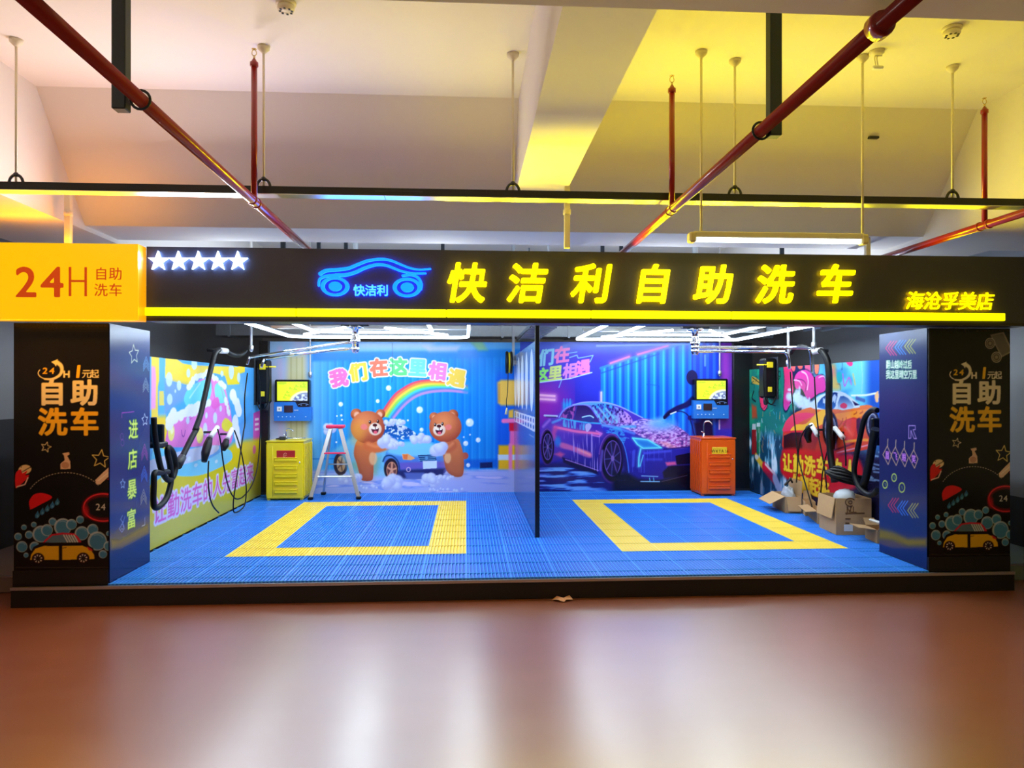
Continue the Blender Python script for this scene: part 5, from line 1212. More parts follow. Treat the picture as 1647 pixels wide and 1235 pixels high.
for (pa, pb, X, lab) in (((1269.5, 520), (1268, 590), 4.34, 'white drop pipe left of the right bay hoses'), ((1307, 520), (1309, 562), 4.36, 'white drop pipe above the right bay black hose'), ((408.5, 528), (404, 566), -2.92, 'white slanted drop pipe above the left hose holder'), ((500, 530), (499, 607), None, 'thin white conduit down to the left payment terminal'), ((1157.5, 530), (1157.5, 605), None, 'thin white conduit down to the right payment terminal')):
    if X is None: a, b = atY(*pa, 11.70), atY(*pb, 11.70)
    else: a, b = atX(*pa, X), atX(*pb, X); a.y = b.y
    a = b + (a - b) * ((CEIL - b.z) / (a.z - b.z)); a.y = b.y
    if X and X > 0 or X is None: a.x = b.x
    t = thing('drop_pipe', lab, 'pipe', tuple(b))
    MB().cyl(b, a, .017 if X else .013, 10).build('pipe', m_white, t)
    mb = MB(); mb.lathe((b.x, b.y, b.z + .02), [(.028, 0), (.03, .02), (.03, .06), (.024, .07)], 12); mb.build('coupling', m_alu, t)

# ---------------------------------------------------------------- payment terminals
m_tblue = mat('terminal_blue', (34, 118, 214), .35); m_tblack = mat('terminal_black', (16, 18, 26), .2)
m_screen = print_mat('lit_screen', .2, .4, 0, .75)
def screen_art(x0, z0, x1, z1):
    A = Art(x0, z0, x1, z1, .006, .006, lambda x, y: (x, y), base=(206, 226, 40)); w, h = x1 - x0, z1 - z0
    U = lambda u, v: (x0 + u * w, z0 + v * h)
    g = (np.clip((A.S - x0) / w, 0, 1)[None, :] + (A.T[:, None] - z0) / h * .3); A.wash(sstep(g - .3), (176, 226, 60), .8)
    A.ell(*U(.93, -.1), w * .52, h * .62, (236, 240, 170), raw=True); A.ell(*U(.95, -.16), w * .47, h * .6, (120, 130, 160), raw=True)
    A.poly([U(.55, .08), U(.62, .22), U(.72, .30), U(.86, .30), U(1, .26), U(1, 0), U(.5, 0)], (90, 100, 140), raw=True); n = A.noise(.03, .03, 4, 2); A.wash(A_region(A, [U(.5, 0), U(.62, .25), U(.8, .36), U(1, .32), U(1, 0)]) * sstep((n - .5) * 9), (206, 216, 230), .8)
    A.line([U(.04, .93), U(.30, .93)], .007, (70, 90, 30), raw=True); A.line([U(.04, .86), U(.24, .86)], .005, (90, 110, 30), .7, raw=True)
    for k, (u, v) in enumerate(((.84, .86), (.60, .74), (.75, .72), (.86, .72), (.40, .62), (.55, .60), (.30, .42), (.24, .28), (.36, .24), (.20, .14))): A.line([U(u, v), U(u + .1, v)], .007, (100, 130, 20), .8, raw=True); A.ell(*U(u + .03, v + .06), .008, .008, (120, 150, 20), raw=True)
    return A
def A_region(A, pts):
    keep = A.C; A.C = np.zeros(keep.shape, np.float32); A.poly(pts, (1, 1, 1), raw=True); m = A.C[..., 0]; A.C = keep; return m
def terminal(ax, ay, bx, by, label):
    """ax, ay .. bx, by: photo corners of the whole housing on the back wall"""
    Y = 11.62
    a, b = atY(ax, by, Y), atY(bx, ay, Y); x0, z0, x1, z1 = a.x, a.z, b.x, b.z; w, h = x1 - x0, z1 - z0
    t = thing('payment_terminal', label, 'terminal', ((x0 + x1) / 2, 11.7, z0))
    mb = MB(); zm = z0 + h * .46; zn = z0 + h * .34
    mb.prism([(x0, Y, z0), (x1, Y, z0), (x1, Y, zn), (x0 + w * .66, Y, zn), (x0 + w * .58, Y, zm), (x0, Y, zm)], (0, .11, 0)); mb.build('lower_housing', m_tblue, t)
    mb = MB(); mb.prism([(x0 + w * .03, Y - .006, zm + .002), (x0 + w * .58, Y - .006, zm + .002), (x0 + w * .66, Y - .006, zn + .002), (x1 - w * .03, Y - .006, zn + .002), (x1 - w * .03, Y - .006, z1 - .015), (x1 - w * .06, Y - .006, z1), (x0 + w * .06, Y - .006, z1), (x0 + w * .03, Y - .006, z1 - .015)], (0, .112, 0)); bz = mb.build('screen_bezel', m_tblack, t)
    S_ = screen_art(x0 + w * .09, zm + h * .03, x1 - w * .09, z1 - h * .05); S_.panel('screen', (0, Y - .0075, 0), (1, 0, 0), (0, 0, 1), [m_screen, m_tblack], bz, .001)
    mb = MB()
    pts = [(x0 + w * (.66 + .28 * f), Y - .010, zn + h * (.05 + .035 * math.sin(f * PI))) for f in np.linspace(0, 1, 10)]; mb.tube(pts, .003, 6)
    for f in (.74, .88): mb.tube([(x0 + w * f + .008 * math.cos(q), Y - .010, zn + h * .045 + .008 * math.sin(q)) for q in np.linspace(0, 2 * PI, 9)], .0025, 5)
    mb.build('emblem', mat('terminal_emblem', (120, 150, 214), .3), bz)
    MB().rbox((x0 + w * .15, Y - .004, z0 + h * .29), (w * .13, .012, w * .13), .003).build('card_reader', m_white, t)
    MB().cyl((x0 + w * .15, Y - .014, z0 + h * .29), (x0 + w * .15, Y - .008, z0 + h * .29), .010).build('reader_dot', m_tblack, t)
    MB().rbox((x0 + w * .40, Y - .004, z0 + h * .29), (w * .24, .012, h * .17), .003).build('code_window', mat('dark_window', (40, 34, 44), .12), t)
    MB().box((x0 + w * .55, Y - .004, z0 + h * .255), (x0 + w * .66, Y + .0, z0 + h * .265)).build('slot', m_white, t)
    for k in range(6):
        x = x0 + w * (.12 + .11 * k) if k < 5 else x1 - w * .14
        MB().lathe((x, Y + .002, z0 + h * .10), [(.009, 0), (.009, -.010), (.006, -.012)], 10, 0, 'y').build('push_button', mat('pale_button', (170, 206, 246), .3), t)
terminal(440.5, 610.5, 500, 677, 'blue payment terminal with lit yellow screen above the yellow cabinet')
terminal(1115.5, 609, 1172, 673, 'blue payment terminal with lit yellow screen above the orange cabinet')

# ---------------------------------------------------------------- the two ribbed cabinets
def cabinet(xa, xb, yf, yb, ztop, rgb, label, plate_rgb, plate_label, name):
    m = mat(name + '_paint', rgb, .32, var=.03, coat=.3)
    t = thing('ribbed_cabinet', label, 'cabinet', ((xa + xb) / 2, (yf + yb) / 2, PZ))
    w = xb - xa
    mb = MB().box((xa, yf + .012, PZ + .02), (xb, yb, ztop - .012))
    for k in range(6):
        for x, d in ((xa, -1), (xb, 1)): y = yf + .05 + (yb - yf - .08) * k / 5; mb.rbox((x + d * .006, y, (PZ + ztop) / 2), (.016, .035, ztop - PZ - .1), .006)
    for x in (xa + .03, xb - .03):
        for y in (yf + .04, yb - .04): mb.box((x - .02, y - .02, PZ), (x + .02, y + .02, PZ + .02))
    mb.build('body', m, t)
    MB().rbox(((xa + xb) / 2, (yf + yb) / 2, ztop - .008), (w + .02, yb - yf + .02, .018), .004).build('top_plate', m, t)
    mb = MB().rbox(((xa + xb) / 2, yf + .004, (PZ + ztop) / 2), (w - .012, .016, ztop - PZ - .06), .005)
    h = ztop - PZ
    for k in range(5):
        z = PZ + h * (.14 + .135 * k); mb.rbox(((xa + xb) / 2 + w * .03, yf - .008, z), (w * .62, .05, h * .06), .012); mb.rbox(((xa + xb) / 2 + w * .03, yf - .012, z + h * .036), (w * .64, .05, .010), .003)
    mb.tube([(xa + w * .17, yf - .006, PZ + .06), (xa + w * .17, yf - .006, ztop - .08)], .004, 6)
    d = mb.build('door', m, t)
    mb = MB().rbox(((xa + xb) / 2 + w * (.02 if plate_label else .03), yf - .012, ztop - h * .245), (w * .5 if not plate_label else w * .44, .014, h * .17), .004); mb.build('label_plate', mat(name + '_plate', plate_rgb, .35), d)
    zc = ztop - h * .245; cx = (xa + xb) / 2 + w * .02
    mb = MB()
    if plate_label:
        for k, c in enumerate(plate_label): letter_plate(mb, c, (cx + (k - 2) * .047, yf - .021, zc + .018), .070, .004, 0, .002, 2, .8)
        for k in range(9): mb.box((cx - .11 + k * .026, yf - .0205, zc - .045), (cx - .094 + k * .026, yf - .0195, zc - .028))
        for x in (-.125, .125): mb.box((cx + x - .012, yf - .0205, zc + .01), (cx + x + .012, yf - .0195, zc + .018))
        mb.build('plate_lettering', mat('plate_ink', (40, 26, 16), .4), d)
    else:
        mb.tube([(cx + .028 * math.cos(q), yf - .020, zc + .035 * math.sin(q)) for q in np.linspace(.8, 5.4, 16)], .004, 6)
        for c, x in (('1', -.012), ('P', .010)): letter_plate(mb, c, (cx + x, yf - .021, zc), .042, .01, 0, .002, 4)
        mb.tube([(cx - w * .20, yf - .020, zc - h * .06), (cx + w * .2, yf - .020, zc - h * .06)], .003, 6)
        mb.build('plate_emblem', mat('plate_gold', (226, 150, 120), .35), d)
    mb = MB().lathe((xb - w * .10, yf - .006, zc - h * .12), [(.012, 0), (.012, -.012), (.008, -.015)], 12, 0, 'y'); mb.build('lock', m_chrome, d)
    return t
cf = atZ(428.5, 800, PZ); cg = atZ(488, 800, PZ); yf = 11.05
xa, xb = atY(428.5, 800, yf).x, atY(488, 800, yf).x
cabinet(xa, xb, yf, 11.64, atY(458, 709, yf).z, (240, 214, 16), 'bright yellow ribbed metal cabinet with a red label plate', (176, 30, 30), None, 'yellow_cabinet')
yf = 11.1; xa2, xb2 = atY(1128, 790, yf).x, atY(1183, 790, yf).x
cabinet(xa2, xb2, yf, 11.64, atY(1155, 704, yf).z, (240, 92, 14), 'orange ribbed metal cabinet with a yellow label plate', (240, 200, 40), 'W4YA!', 'orange_cabinet')
# taps on the cabinets
def tap(x, y, z, s, label):
    t = thing('washing_tap', label, 'tap', (x, y, z))
    mb = MB().lathe((x, y, z), [(.026, 0), (.028, .01), (.016, .02), (.014, .05)], 14); mb.build('tap_base', m_chrome, t)
    MB().tube(smooth_path([(x, y, z + .04), (x, y, z + .22 * s), (x + .02, y - .01, z + .275 * s), (x + .07, y - .03, z + .285 * s), (x + .11, y - .045, z + .25 * s), (x + .115, y - .047, z + .22 * s)], 5), .010, 10).build('spout', m_chrome, t)
    MB().tube([(x, y, z + .06), (x - .045, y - .01, z + .085)], .006, 8).build('lever', m_chrome, t)
tp = atY(1131, 702, 11.3); tap(tp.x + .05, 11.42, atY(1155, 704, 11.1).z, .85, 'chrome gooseneck tap on the orange cabinet')
tap(xa + .20, 11.40, atY(458, 709, 11.05).z, .55, 'low chrome tap on the yellow cabinet')
t = thing('spray_lance', 'chrome spray lance lying on the yellow cabinet top', 'spray lance', ((xa + xb) / 2, 11.25, atY(458, 709, 11.05).z))
zz = atY(458, 709, 11.05).z
MB().tube([(xa + .22, 11.2, zz + .022), (xa + .52, 11.28, zz + .022)], .011, 8).build('lance_pipe', m_chrome, t)
MB().rbox((xa + .2, 11.195, zz + .03), (.10, .05, .055), .012).build('lance_grip', m_dark, t)
MB().tube(smooth_path([(1.8 + xa - 1.65, 11.2, zz + .02), (xa + .08, 11.3, zz + .014), (xa + .16, 11.5, zz + .012), (xa + .4, 11.5, zz + .012)], 5), .009, 8).build('hose', m_rubber, t)

# ---------------------------------------------------------------- step ladder
lad = thing('step_ladder', 'folding aluminium step ladder with a red top in front of the bear print', 'ladder', tuple(atZ(540, 800, PZ)))
ly = 11.08
tl, tr = atY(532, 688, ly + .20), atY(547, 688, ly + .20); bl, br = atY(499.5, 798, ly), atY(577, 797, ly); bl.z = br.z = PZ + .02
def bar(mb, a, b, w, d):
    a, b = Vector(a), Vector(b); ax = (b - a); L_ = ax.length; ax.normalize(); s = ax.cross(Vector((0, 1, 0))); s.normalize(); e = s.cross(ax)
    R = Matrix((s, e, ax)).transposed(); return mb.rbox((a + b) / 2, (w, d, L_), .004, 0, R)
for a, b in ((tl, bl), (tr, br)): bar(MB(), a, b, .058, .03).build('front_rail', m_alu, lad)
rl, rr = Vector((bl.x + .09, 11.60, PZ + .02)), Vector((br.x - .09, 11.60, PZ + .02))
for a, b in ((tl, rl), (tr, rr)): bar(MB(), a + Vector((0, .05, 0)), b, .035, .025).build('rear_rail', m_alu, lad)
m_lred = mat('ladder_red', (226, 40, 90), .4)
top = (tl + tr) / 2
MB().rbox((top.x, ly + .22, top.z + .02), (.27, .16, .05), .012).build('top_cap', m_lred, lad, 'red top cap')
for k, f in enumerate((.365, .70)):
    a, b = tl.lerp(bl, f), tr.lerp(br, f)
    MB().rbox(((a.x + b.x) / 2, (a.y + b.y) / 2 + .03, a.z), (abs(b.x - a.x) - .02, .10, .022), .005).build('step', m_lred if k == 0 else m_alu, lad, 'red step' if k == 0 else None)
MB().tube([tl.lerp(rl, .55) + Vector((0, .02, 0)), tr.lerp(rr, .55) + Vector((0, .02, 0))], .008, 8).build('rear_brace', m_alu, lad)
for a, s in ((bl, 1), (br, 1), (rl, 0), (rr, 0)): MB().rbox((a.x, a.y, PZ + .022), (.075, .07, .044), .01).build('rubber_foot', m_rubber, lad)

# ---------------------------------------------------------------- spray holders, hoses and guns on the side walls
def holder(px0, py0, px1, py1, X, sgn, label):
    a, b = atX(px0, py0, X), atX(px1, py1, X); ym = (a.y + b.y) / 2; zt, zb = a.z, atX(px0, py1, X).z
    h = zt - zb; d = abs(a.y - b.y); cx = X + sgn * .10
    t = thing('foam_tank_holder', label, 'spray holder', (X, ym, zb))
    MB().rbox((cx, ym, (zt + zb) / 2), (.2, .22, h), .03).build('tank_body', m_rubber, t)
    MB().rbox((X + sgn * .008, ym, (zt + zb) / 2), (.014, .30, h * 1.05), .004).build('wall_plate', m_dark, t)
    MB().rbox((cx + sgn * .02, ym - .125, zt - h * .17), (.09, .03, .085), .006).build('clip', m_yel, t)
    MB().rbox((cx + sgn * .02, ym - .125, zb + h * .22), (.06, .03, .075), .006).build('clip', m_yel, t)
    MB().cyl((cx, ym - .125, zt - h * .17), (cx + (.0 if sgn > 0 else 0) + sgn * .22, ym - .13, zt - h * .17), .011).build('latch_bar', m_yel, t)
    MB().lathe((cx + sgn * .06, ym - .06, zb - .10), [(.015, 0), (.03, .02), (.035, .1), (.02, .12)], 12).build('outlet', m_dark, t)
    MB().tube(smooth_path([(cx + sgn * .11, ym - .13, zt - .1), (cx + sgn * .13, ym - .15, zb + h * .5), (cx + sgn * .10, ym - .15, zb), (cx, ym - .15, zb - .09), (cx - sgn * .06, ym - .15, zb + .03)], 6), .010, 8).build('feed_hose', m_rubber, t)
holder(399, 576, 426, 650, LX + .004, 1, 'black foam tank holder with yellow clips on the left print')
holder(1230, 578, 1262, 640, RX - .004, -1, 'black foam tank holder with yellow clips on the graffiti print')

def onX(pts, X): return [tuple(atX(x, y, X)) for x, y in pts]
zl = lambda *pp: [(235 + a / 6.86, 680 + b / 6.86) for a, b in pp]     # reading of a zoomed crop, left bay
zu = lambda *pp: [(235 + a / 6.86, 520 + b / 6.86) for a, b in pp]
t = thing('vacuum_hose', 'thick black vacuum hose draped over the pink car print', 'hose', tuple(atX(290, 745, -3.1)))
hp = onX(zu((805, 290), (760, 330), (735, 420), (700, 560), (670, 700), (630, 880), (600, 1010), (540, 1180)) + zl((560, 60), (500, 170), (430, 310), (390, 390)), -3.06)
MB().tube(smooth_path(hp, 6), .031, 12).build('hose_tube', m_rubber, t)
MB().tube(onX(zu((815, 300), (885, 305)), -3.06), .036, 14).build('white_cuff', m_white, t)
MB().tube(smooth_path(onX(zu((885, 305), (950, 345), (1030, 350), (1080, 325), (1100, 300)), -3.06), 5), .028, 10).build('feed_hose', m_rubber, t)
MB().tube(onX(zl((400, 380), (345, 470)), -3.06), [.042, .05], 14).build('nozzle', m_dark, t)
MB().cyl(atX(352, 563, -3.06), Vector((LX + .0, atX(352, 563, -3.06).y, atX(352, 563, -3.06).z)), .02).build('wall_hook', m_dark, t)
t = thing('vacuum_hose', 'coiled black hose hanging on a wall bracket beside the left pillar', 'hose', tuple(atX(258, 750, -3.05)))
MB().tube(smooth_path(onX(zl((84, -60), (92, 120), (125, 330), (170, 520), (240, 630), (300, 590), (325, 480), (300, 340), (250, 270), (235, 330), (265, 480), (275, 640), (230, 820), (150, 920), (95, 930), (80, 850), (84, 700), (92, 560), (150, 550), (240, 540)), -3.02), 7), .029, 12).build('hose_tube', m_rubber, t)
b0 = atX(262, 706, -3.05)
mb = MB().rbox((LX + .08, b0.y, b0.z + .03), (.16, .05, .24), .01); mb.rbox((LX + .1, b0.y - .12, b0.z - .05), (.2, .26, .05), .01); mb.build('wall_bracket', m_rubber, t)

def gun(p_top, p_bot, X, sgn, label, dark):
    t = thing('spray_gun', label, 'spray gun', tuple(atX(*p_bot, X)))
    a, b = atX(*p_top, X), atX(*p_bot, X)
    MB().tube([a, b], .03, 12).build('grip', m_white, t, 'white grip')
    mb = MB(); pts = onX(dark, X); mb.tube(pts, [.035] + [.05] * (len(pts) - 2) + [.03] if len(pts) > 2 else .04, 10); mb.build('holster', m_rubber, t)
    c = (a + b) / 2; MB().cyl((c.x, c.y, c.z), (LX + .0 if sgn > 0 else RX, c.y, c.z), .014).build('wall_peg', m_dark, t)
gun((349.5, 687), (338.5, 703), -3.08, 1, 'white spray gun on the left print, nearer the pillar', zl((700, 170), (680, 240), (655, 330), (640, 430)))
gun((373.5, 690), (365.5, 706), -3.08, 1, 'white spray gun on the left print, nearer the back wall', zl((885, 190), (870, 250), (855, 295)))
zr = lambda *pp: [(1200 + a / 6.5, 680 + b / 6.5) for a, b in pp]
zr2 = lambda *pp: [(1200 + a / 7.264, 530 + b / 7.264) for a, b in pp]
gun((1304.5, 682.5), (1315, 700), 4.48, -1, 'white spray gun on the graffiti print, nearer the back wall', zr((690, 30), (660, 60), (640, 130), (660, 200)))
gun((1342.5, 688), (1356, 704), 4.54, -1, 'white spray gun on the graffiti print, nearer the pillar', zr((925, 50), (900, 90), (890, 180), (900, 280)))
def line_hose(name, label, pts, X, r=.009, m=None):
    t = tag(MB().tube(smooth_path(onX(pts, X), 6), r, 8).build(name, m or m_rubber), label, 'hose')
    return t
line_hose('spray_hose', 'thin black hose looping low from the left bay gun to the boom', zl((790, 70), (820, 200), (850, 430), (890, 640), (940, 780), (1000, 840), (1080, 805), (1170, 680), (1230, 480), (1255, 200), (1262, 0)) + [(418, 620), (414, 592)], -3.0)
line_hose('spray_hose', 'thin black hose crossing itself below the left bay guns', zl((975, 85), (1020, 210), (1060, 370), (1090, 560), (1105, 760), (1080, 920), (980, 990), (962, 900), (985, 700), (1040, 340), (1075, 100), (1090, 0)) + [(393.5, 640), (398, 600)], -2.97)
line_hose('spray_hose', 'thin black hose hanging loose to the floor in the left bay', zl((690, 420), (684, 600), (700, 800), (740, 920), (803, 992)), -3.02)
line_hose('spray_hose', 'thin black hose dropping straight from the right boom, left one', [(1271, 598), (1274, 640), (1279, 690), (1283, 735), (1281, 776)], 4.42)
line_hose('spray_hose', 'thin black hose dropping from the right boom to the first gun', [(1310, 606), (1312, 650), (1316, 690), (1317, 703)], 4.4)
line_hose('spray_hose', 'thin black hose trailing from the right bay gun into the cardboard boxes', zr((690, 20), (590, 110), (545, 330), (575, 480), (620, 640), (665, 790), (690, 880)), 4.40)
line_hose('spray_hose', 'thin black hose crossing over the word car on the graffiti print', zr((752, 128), (800, 360), (830, 560), (845, 700)) , 4.478)
line_hose('spray_hose', 'thin black hose leaning left below the right bay guns', zr((885, 190), (840, 330), (800, 520), (780, 740)), 4.54)
line_hose('spray_hose', 'thin black hose below the gun nearest the right pillar', zr((1015, 155), (1035, 260), (1042, 380), (1042, 450)), 4.46)
t = thing('vacuum_hose', 'thick black vacuum hose hanging from a white cuff on the graffiti print', 'hose', tuple(atX(1335, 770, 4.42)))
MB().tube(smooth_path(onX(zr2((870, 245), (910, 280), (950, 370), (968, 520), (970, 700), (965, 900), (975, 1080)) + zr((870, 100), (880, 300), (905, 480), (925, 620)), 4.44), 6), .04, 12).build('hose_tube', m_rubber, t)
MB().tube(onX(zr2((780, 260), (880, 240)), 4.44), .036, 14).build('white_cuff', m_white, t)
c = atX(1312, 564, 4.44); MB().cyl(c, (RX, c.y, c.z), .02).build('wall_hook', m_dark, t)
MB().tube(smooth_path(onX(zr2((780, 260), (720, 205), (640, 190), (560, 225), (520, 275)), 4.44), 6), .026, 10).build('feed_hose', m_rubber, t)
t = thing('vacuum_hose', 'black hose loop with a dark bracket next to the right pillar', 'hose', tuple(atX(1395, 760, 4.42)))
MB().tube(smooth_path(onX([(1411, 660), (1403, 659), (1391, 672), (1384, 700), (1377, 735), (1374, 760), (1381, 782), (1394, 794), (1404, 795), (1411, 788)], 4.36), 7), .029, 12).build('hose_tube', m_rubber, t)
MB().tube(smooth_path(onX([(1409, 690), (1405, 705), (1399, 740), (1392, 770), (1387, 784)], 4.40), 6), [.05] * 6 + [.042] * 19, 12).build('upper_hose', m_rubber, t)
c = atX(1404, 690, 4.45); MB().rbox((RX - .088, c.y, c.z - .03), (.16, .06, .3), .012).build('wall_bracket', m_rubber, t)

# hose reel on the divider
t = thing('hose_reel', 'round black and yellow reel at the top of the bay divider', 'reel', (.66, 11.3, 2.1))
c = atX(818.5, 583, .66)
mb = MB().lathe((c.x - .055, c.y, c.z), [(.10, 0), (.165, .004), (.175, .02), (.175, .035), (.15, .045), (.15, .07), (.175, .08), (.175, .095), (.165, .108), (.10, .112)], 28, 0, 'x'); mb.build('drum', m_rubber, t)
MB().lathe((c.x - .012, c.y, c.z), [(.158, 0), (.160, .004), (.160, .022), (.158, .026)], 28, 0, 'x').build('rim_stripe', m_yel, t)
MB().box((c.x + .05, c.y - .03, c.z - .03), (.766, c.y + .03, c.z + .03)).build('wall_mount', m_alu, t)
MB().tube(smooth_path([(c.x - .02, c.y - .17, c.z - .05), (c.x - .03, c.y - .17, c.z - .45), (c.x - .05, c.y - .17, c.z - .60), (c.x - .04, c.y - .17, c.z - .72)], 5), .006, 8).build('cord', m_rubber, t)
MB().tube([(c.x - .04, c.y - .17, c.z - .70), (c.x - .055, c.y - .17, c.z - .80)], [.012, .02], 10).build('hook_end', mat('bone_plastic', (214, 206, 160), .4), t)
t = thing('metal_bracket_post', 'pair of galvanised posts rising behind the bay divider', 'post', (.79, 11.45, 2.36))
for x, y, z in ((.745, 11.58, 2.25), (.745, 11.67, 2.2)): MB().box((x - .018, y - .018, z), (x + .018, y + .018, CEIL)).build('post', m_galv, t)
# ---------------------------------------------------------------- cardboard boxes along the right wall
m_card = mat('cardboard', (196, 158, 112), .75, var=.08, scale=9)
m_cardin = mat('cardboard_inside', (176, 140, 98), .8, var=.06, scale=9)
m_ink = mat('brown_ink', (112, 78, 48), .7)
m_bag = mat('clear_plastic_bag', (188, 196, 204), .16, var=.1, scale=30, bump=.6)
def carton(name, label, pc, pl, pr, ytop, flaps, fill=None, short=None, depth=None):
    """pc, pl, pr: photo points of the front, left and right floor corners; ytop: photo height of the front corner's rim"""
    c, l, r = atZ(*pc, PZ), atZ(*pl, PZ), atZ(*pr, PZ)
    if depth: l = c + (l - c).normalized() * depth
    z1 = atY(pc[0], ytop, c.y).z; h = z1 - PZ
    u, v = (l - c), (r - c)
    v = v - u * (v.dot(u) / u.length_squared)          # square corner
    r = c + v; d = c + u + v
    cen = (c + d) / 2
    over = max(max(p.x for p in (c, r, d, l)) - 4.585, 0)
    for p in (c, r, d, l, cen): p.x -= over
    t = thing('cardboard_box', label, 'box', (cen.x, cen.y, PZ))
    mb = MB(); foot = [c, r, d, l]; th = .006
    inn = [cen + (p - cen) * (1 - .02) for p in foot]
    for k in range(4):
        a, b, ia, ib = foot[k], foot[(k + 1) % 4], inn[k], inn[(k + 1) % 4]
        mb.prism([a, b, ib, ia], (0, 0, h), 0)
    mb.prism([p + Vector((0, 0, .004)) for p in inn], (0, 0, .006), 0)
    body = mb.build('box_body', m_card, t)
    for side, ln, ang in flaps:                       # side 0: c-r, 1: r-d, 2: d-l, 3: l-c ; ang from upright, + outwards
        a, b = foot[side], foot[(side + 1) % 4]
        mid = (a + b) / 2; out = (mid - cen); out.z = 0; e = (b - a).normalized(); out = out - e * out.dot(e); out.normalize()
        q = math.radians(ang); w = (out * math.sin(q) + Vector((0, 0, math.cos(q)))) * ln
        n = w.cross(e).normalized() * .006; o = Vector((0, 0, h)) + out * .004; ins = e * (.008)
        mb = MB().prism([a + o + ins, b + o - ins, b + o - ins * 3 + w, a + o + ins * 3 + w], n); mb.build('flap', m_cardin if ang < 100 else m_card, t)
    return t, c, u, v, h, cen, foot
tA = carton('cardboard_box', 'small open cardboard box holding a clear plastic bag, farthest from the right pillar', (1263.5, 825), (1242.5, 814.5), (1287, 824), 799, ((3, .22, 118), (0, .19, 168), (1, .2, 4)))
tB = carton('cardboard_box', 'cardboard box half hidden behind the small one holding a plastic bag', (1295, 829.5), (1287.5, 822), (1309, 827.5), 806.5, ((2, .12, 30),), depth=.24)
tC = carton('cardboard_box', 'narrow cardboard box with one pale flap, just left of the large box', (1315, 842.5), (1300, 830), (1324, 840), 823, ((3, .13, 96), (0, .05, 30)))
tD = carton('cardboard_box', 'large cardboard box with brown printing, largest of the row', (1344.6, 860), (1317.7, 847.7), (1394, 857), 801.5, ((3, .235, 172),))
tE = carton('cardboard_box', 'low open cardboard box with a white lid inside, against the right pillar', (1411, 874), (1384, 861.5), (1431, 872), 853, depth=.3, flaps=((3, .17, 84), (2, .12, 60), (0, .1, 40)))
# print on the large box
_, c, u, v, h, cen, foot = tD
body = [o for o in tD[0].children if o.name.startswith('box_body')][0]
e = v.normalized(); nrm = (u * -1).normalized()
def on_face(mb, f, g, dx=0, dz=0): return c + v * f + Vector((0, 0, h * g)) + nrm * .002
mb = MB()
ux = e; 
def flat_letter(mb, ch, pos, size, bold=.01):
    D = glyph(ch)[0]; n = GN // 4 * 4; Fd = D[:n, :n].reshape(n // 4, 4, n // 4, 4).mean((1, 3)); cell = GEM / GN * 4 * size; k = Fd.shape[0]
    iso_shape(mb, Fd, bold + .004, pos - ux * cell * (k - 1) / 2 - Vector((0, 0, cell * (k - 1) / 2)), ux * cell, Vector((0, 0, cell)), nrm * -.001)
for k, ch in enumerate('JVLL'): flat_letter(mb, ch, on_face(mb, .30 + k * .075, .70), .10)
o0 = on_face(mb, .40, .90)
mb.tube([o0 + e * (.055 * math.cos(q)) + Vector((0, 0, .045 * math.sin(q))) for q in np.linspace(.6, 5.2, 14)], .006, 6); mb.tube([o0 + e * (.02 * math.cos(q)) + Vector((0, 0, .02 * math.sin(q))) for q in np.linspace(0, 6.3, 9)], .006, 6)
for g, f0, n in ((.575, .26, 15), (.42, .26, 4), (.30, .26, 3)):
    for k in range(n):
        p = on_face(mb, f0 + k * .036, g); mb.prism([p, p + e * .016, p + e * .016 + Vector((0, 0, .016)), p + Vector((0, 0, .016))], nrm * .0008)
mb.build('box_print', m_ink, body)
mb = MB(); p = on_face(mb, .22, .10); mb.prism([p, p + e * .10, p + e * .10 + Vector((0, 0, .075)), p + Vector((0, 0, .075))], nrm * .001); mb.build('paper_label', m_white, body)

def lumpy(name, label, cat, c, r, m, seed, n=3):
    """a crumpled soft shape"""
    rng = np.random.default_rng(seed); vs = []; NU, NV = 28, 14
    ph = rng.uniform(0, 6, (6, 3))
    for j in range(NV + 1):
        for i in range(NU):
            a, b = 2 * PI * i / NU, PI * j / NV
            d = Vector((math.sin(b) * math.cos(a), math.sin(b) * math.sin(a), math.cos(b)))
            k = 1 + .10 * math.sin(3 * d.x * n + ph[0, 0]) * math.sin(3 * d.y * n + ph[1, 0]) + .07 * math.sin(7 * d.z + 5 * d.x + ph[2, 0]) + rng.uniform(-.03, .03)
            vs.append(Vector(c) + Vector((d.x * r[0], d.y * r[1], d.z * r[2])) * k)
    fs = [(j * NU + i, (j + 1) * NU + i, (j + 1) * NU + (i + 1) % NU, j * NU + (i + 1) % NU) for j in range(NV) for i in range(NU)]
    return tag(MB().add(vs, fs, 0, True).build(name, m), label, cat)
ca, ha = tA[5], tA[4]
lumpy('plastic_bag', 'crumpled clear plastic bag in the small open box', 'plastic bag', (ca.x + .03, ca.y + .02, PZ + ha * .88), (.07, .15, .13), m_bag, 4)
for k in range(3):
    a = Vector((ca.x - .07 + k * .02, ca.y - .10 + k * .045, PZ + ha + .13))
    tag(MB().tube(smooth_path([a, a + Vector((.09, .03, .075)), a + Vector((.10, .04, .065)), a + Vector((.125, .045, .03))], 6), .012, 8).build('cable', m_rubber), 'black cable end lying over the plastic bag in the small box', 'cable', 'cable ends on the plastic bag')
cd, hd = tD[5], tD[4]
mb = MB().lathe((cd.x - .045, cd.y - .07, PZ + hd - .08), [(.02, 0), (.10, .005), (.118, .05), (.112, .09), (.09, .13), (.055, .155), (.02, .162)], 26); tag(mb.build('white_bucket_lid', mat('frosted_cover', (206, 214, 222), .3)), 'rounded white plastic cover standing in the large box', 'cover')
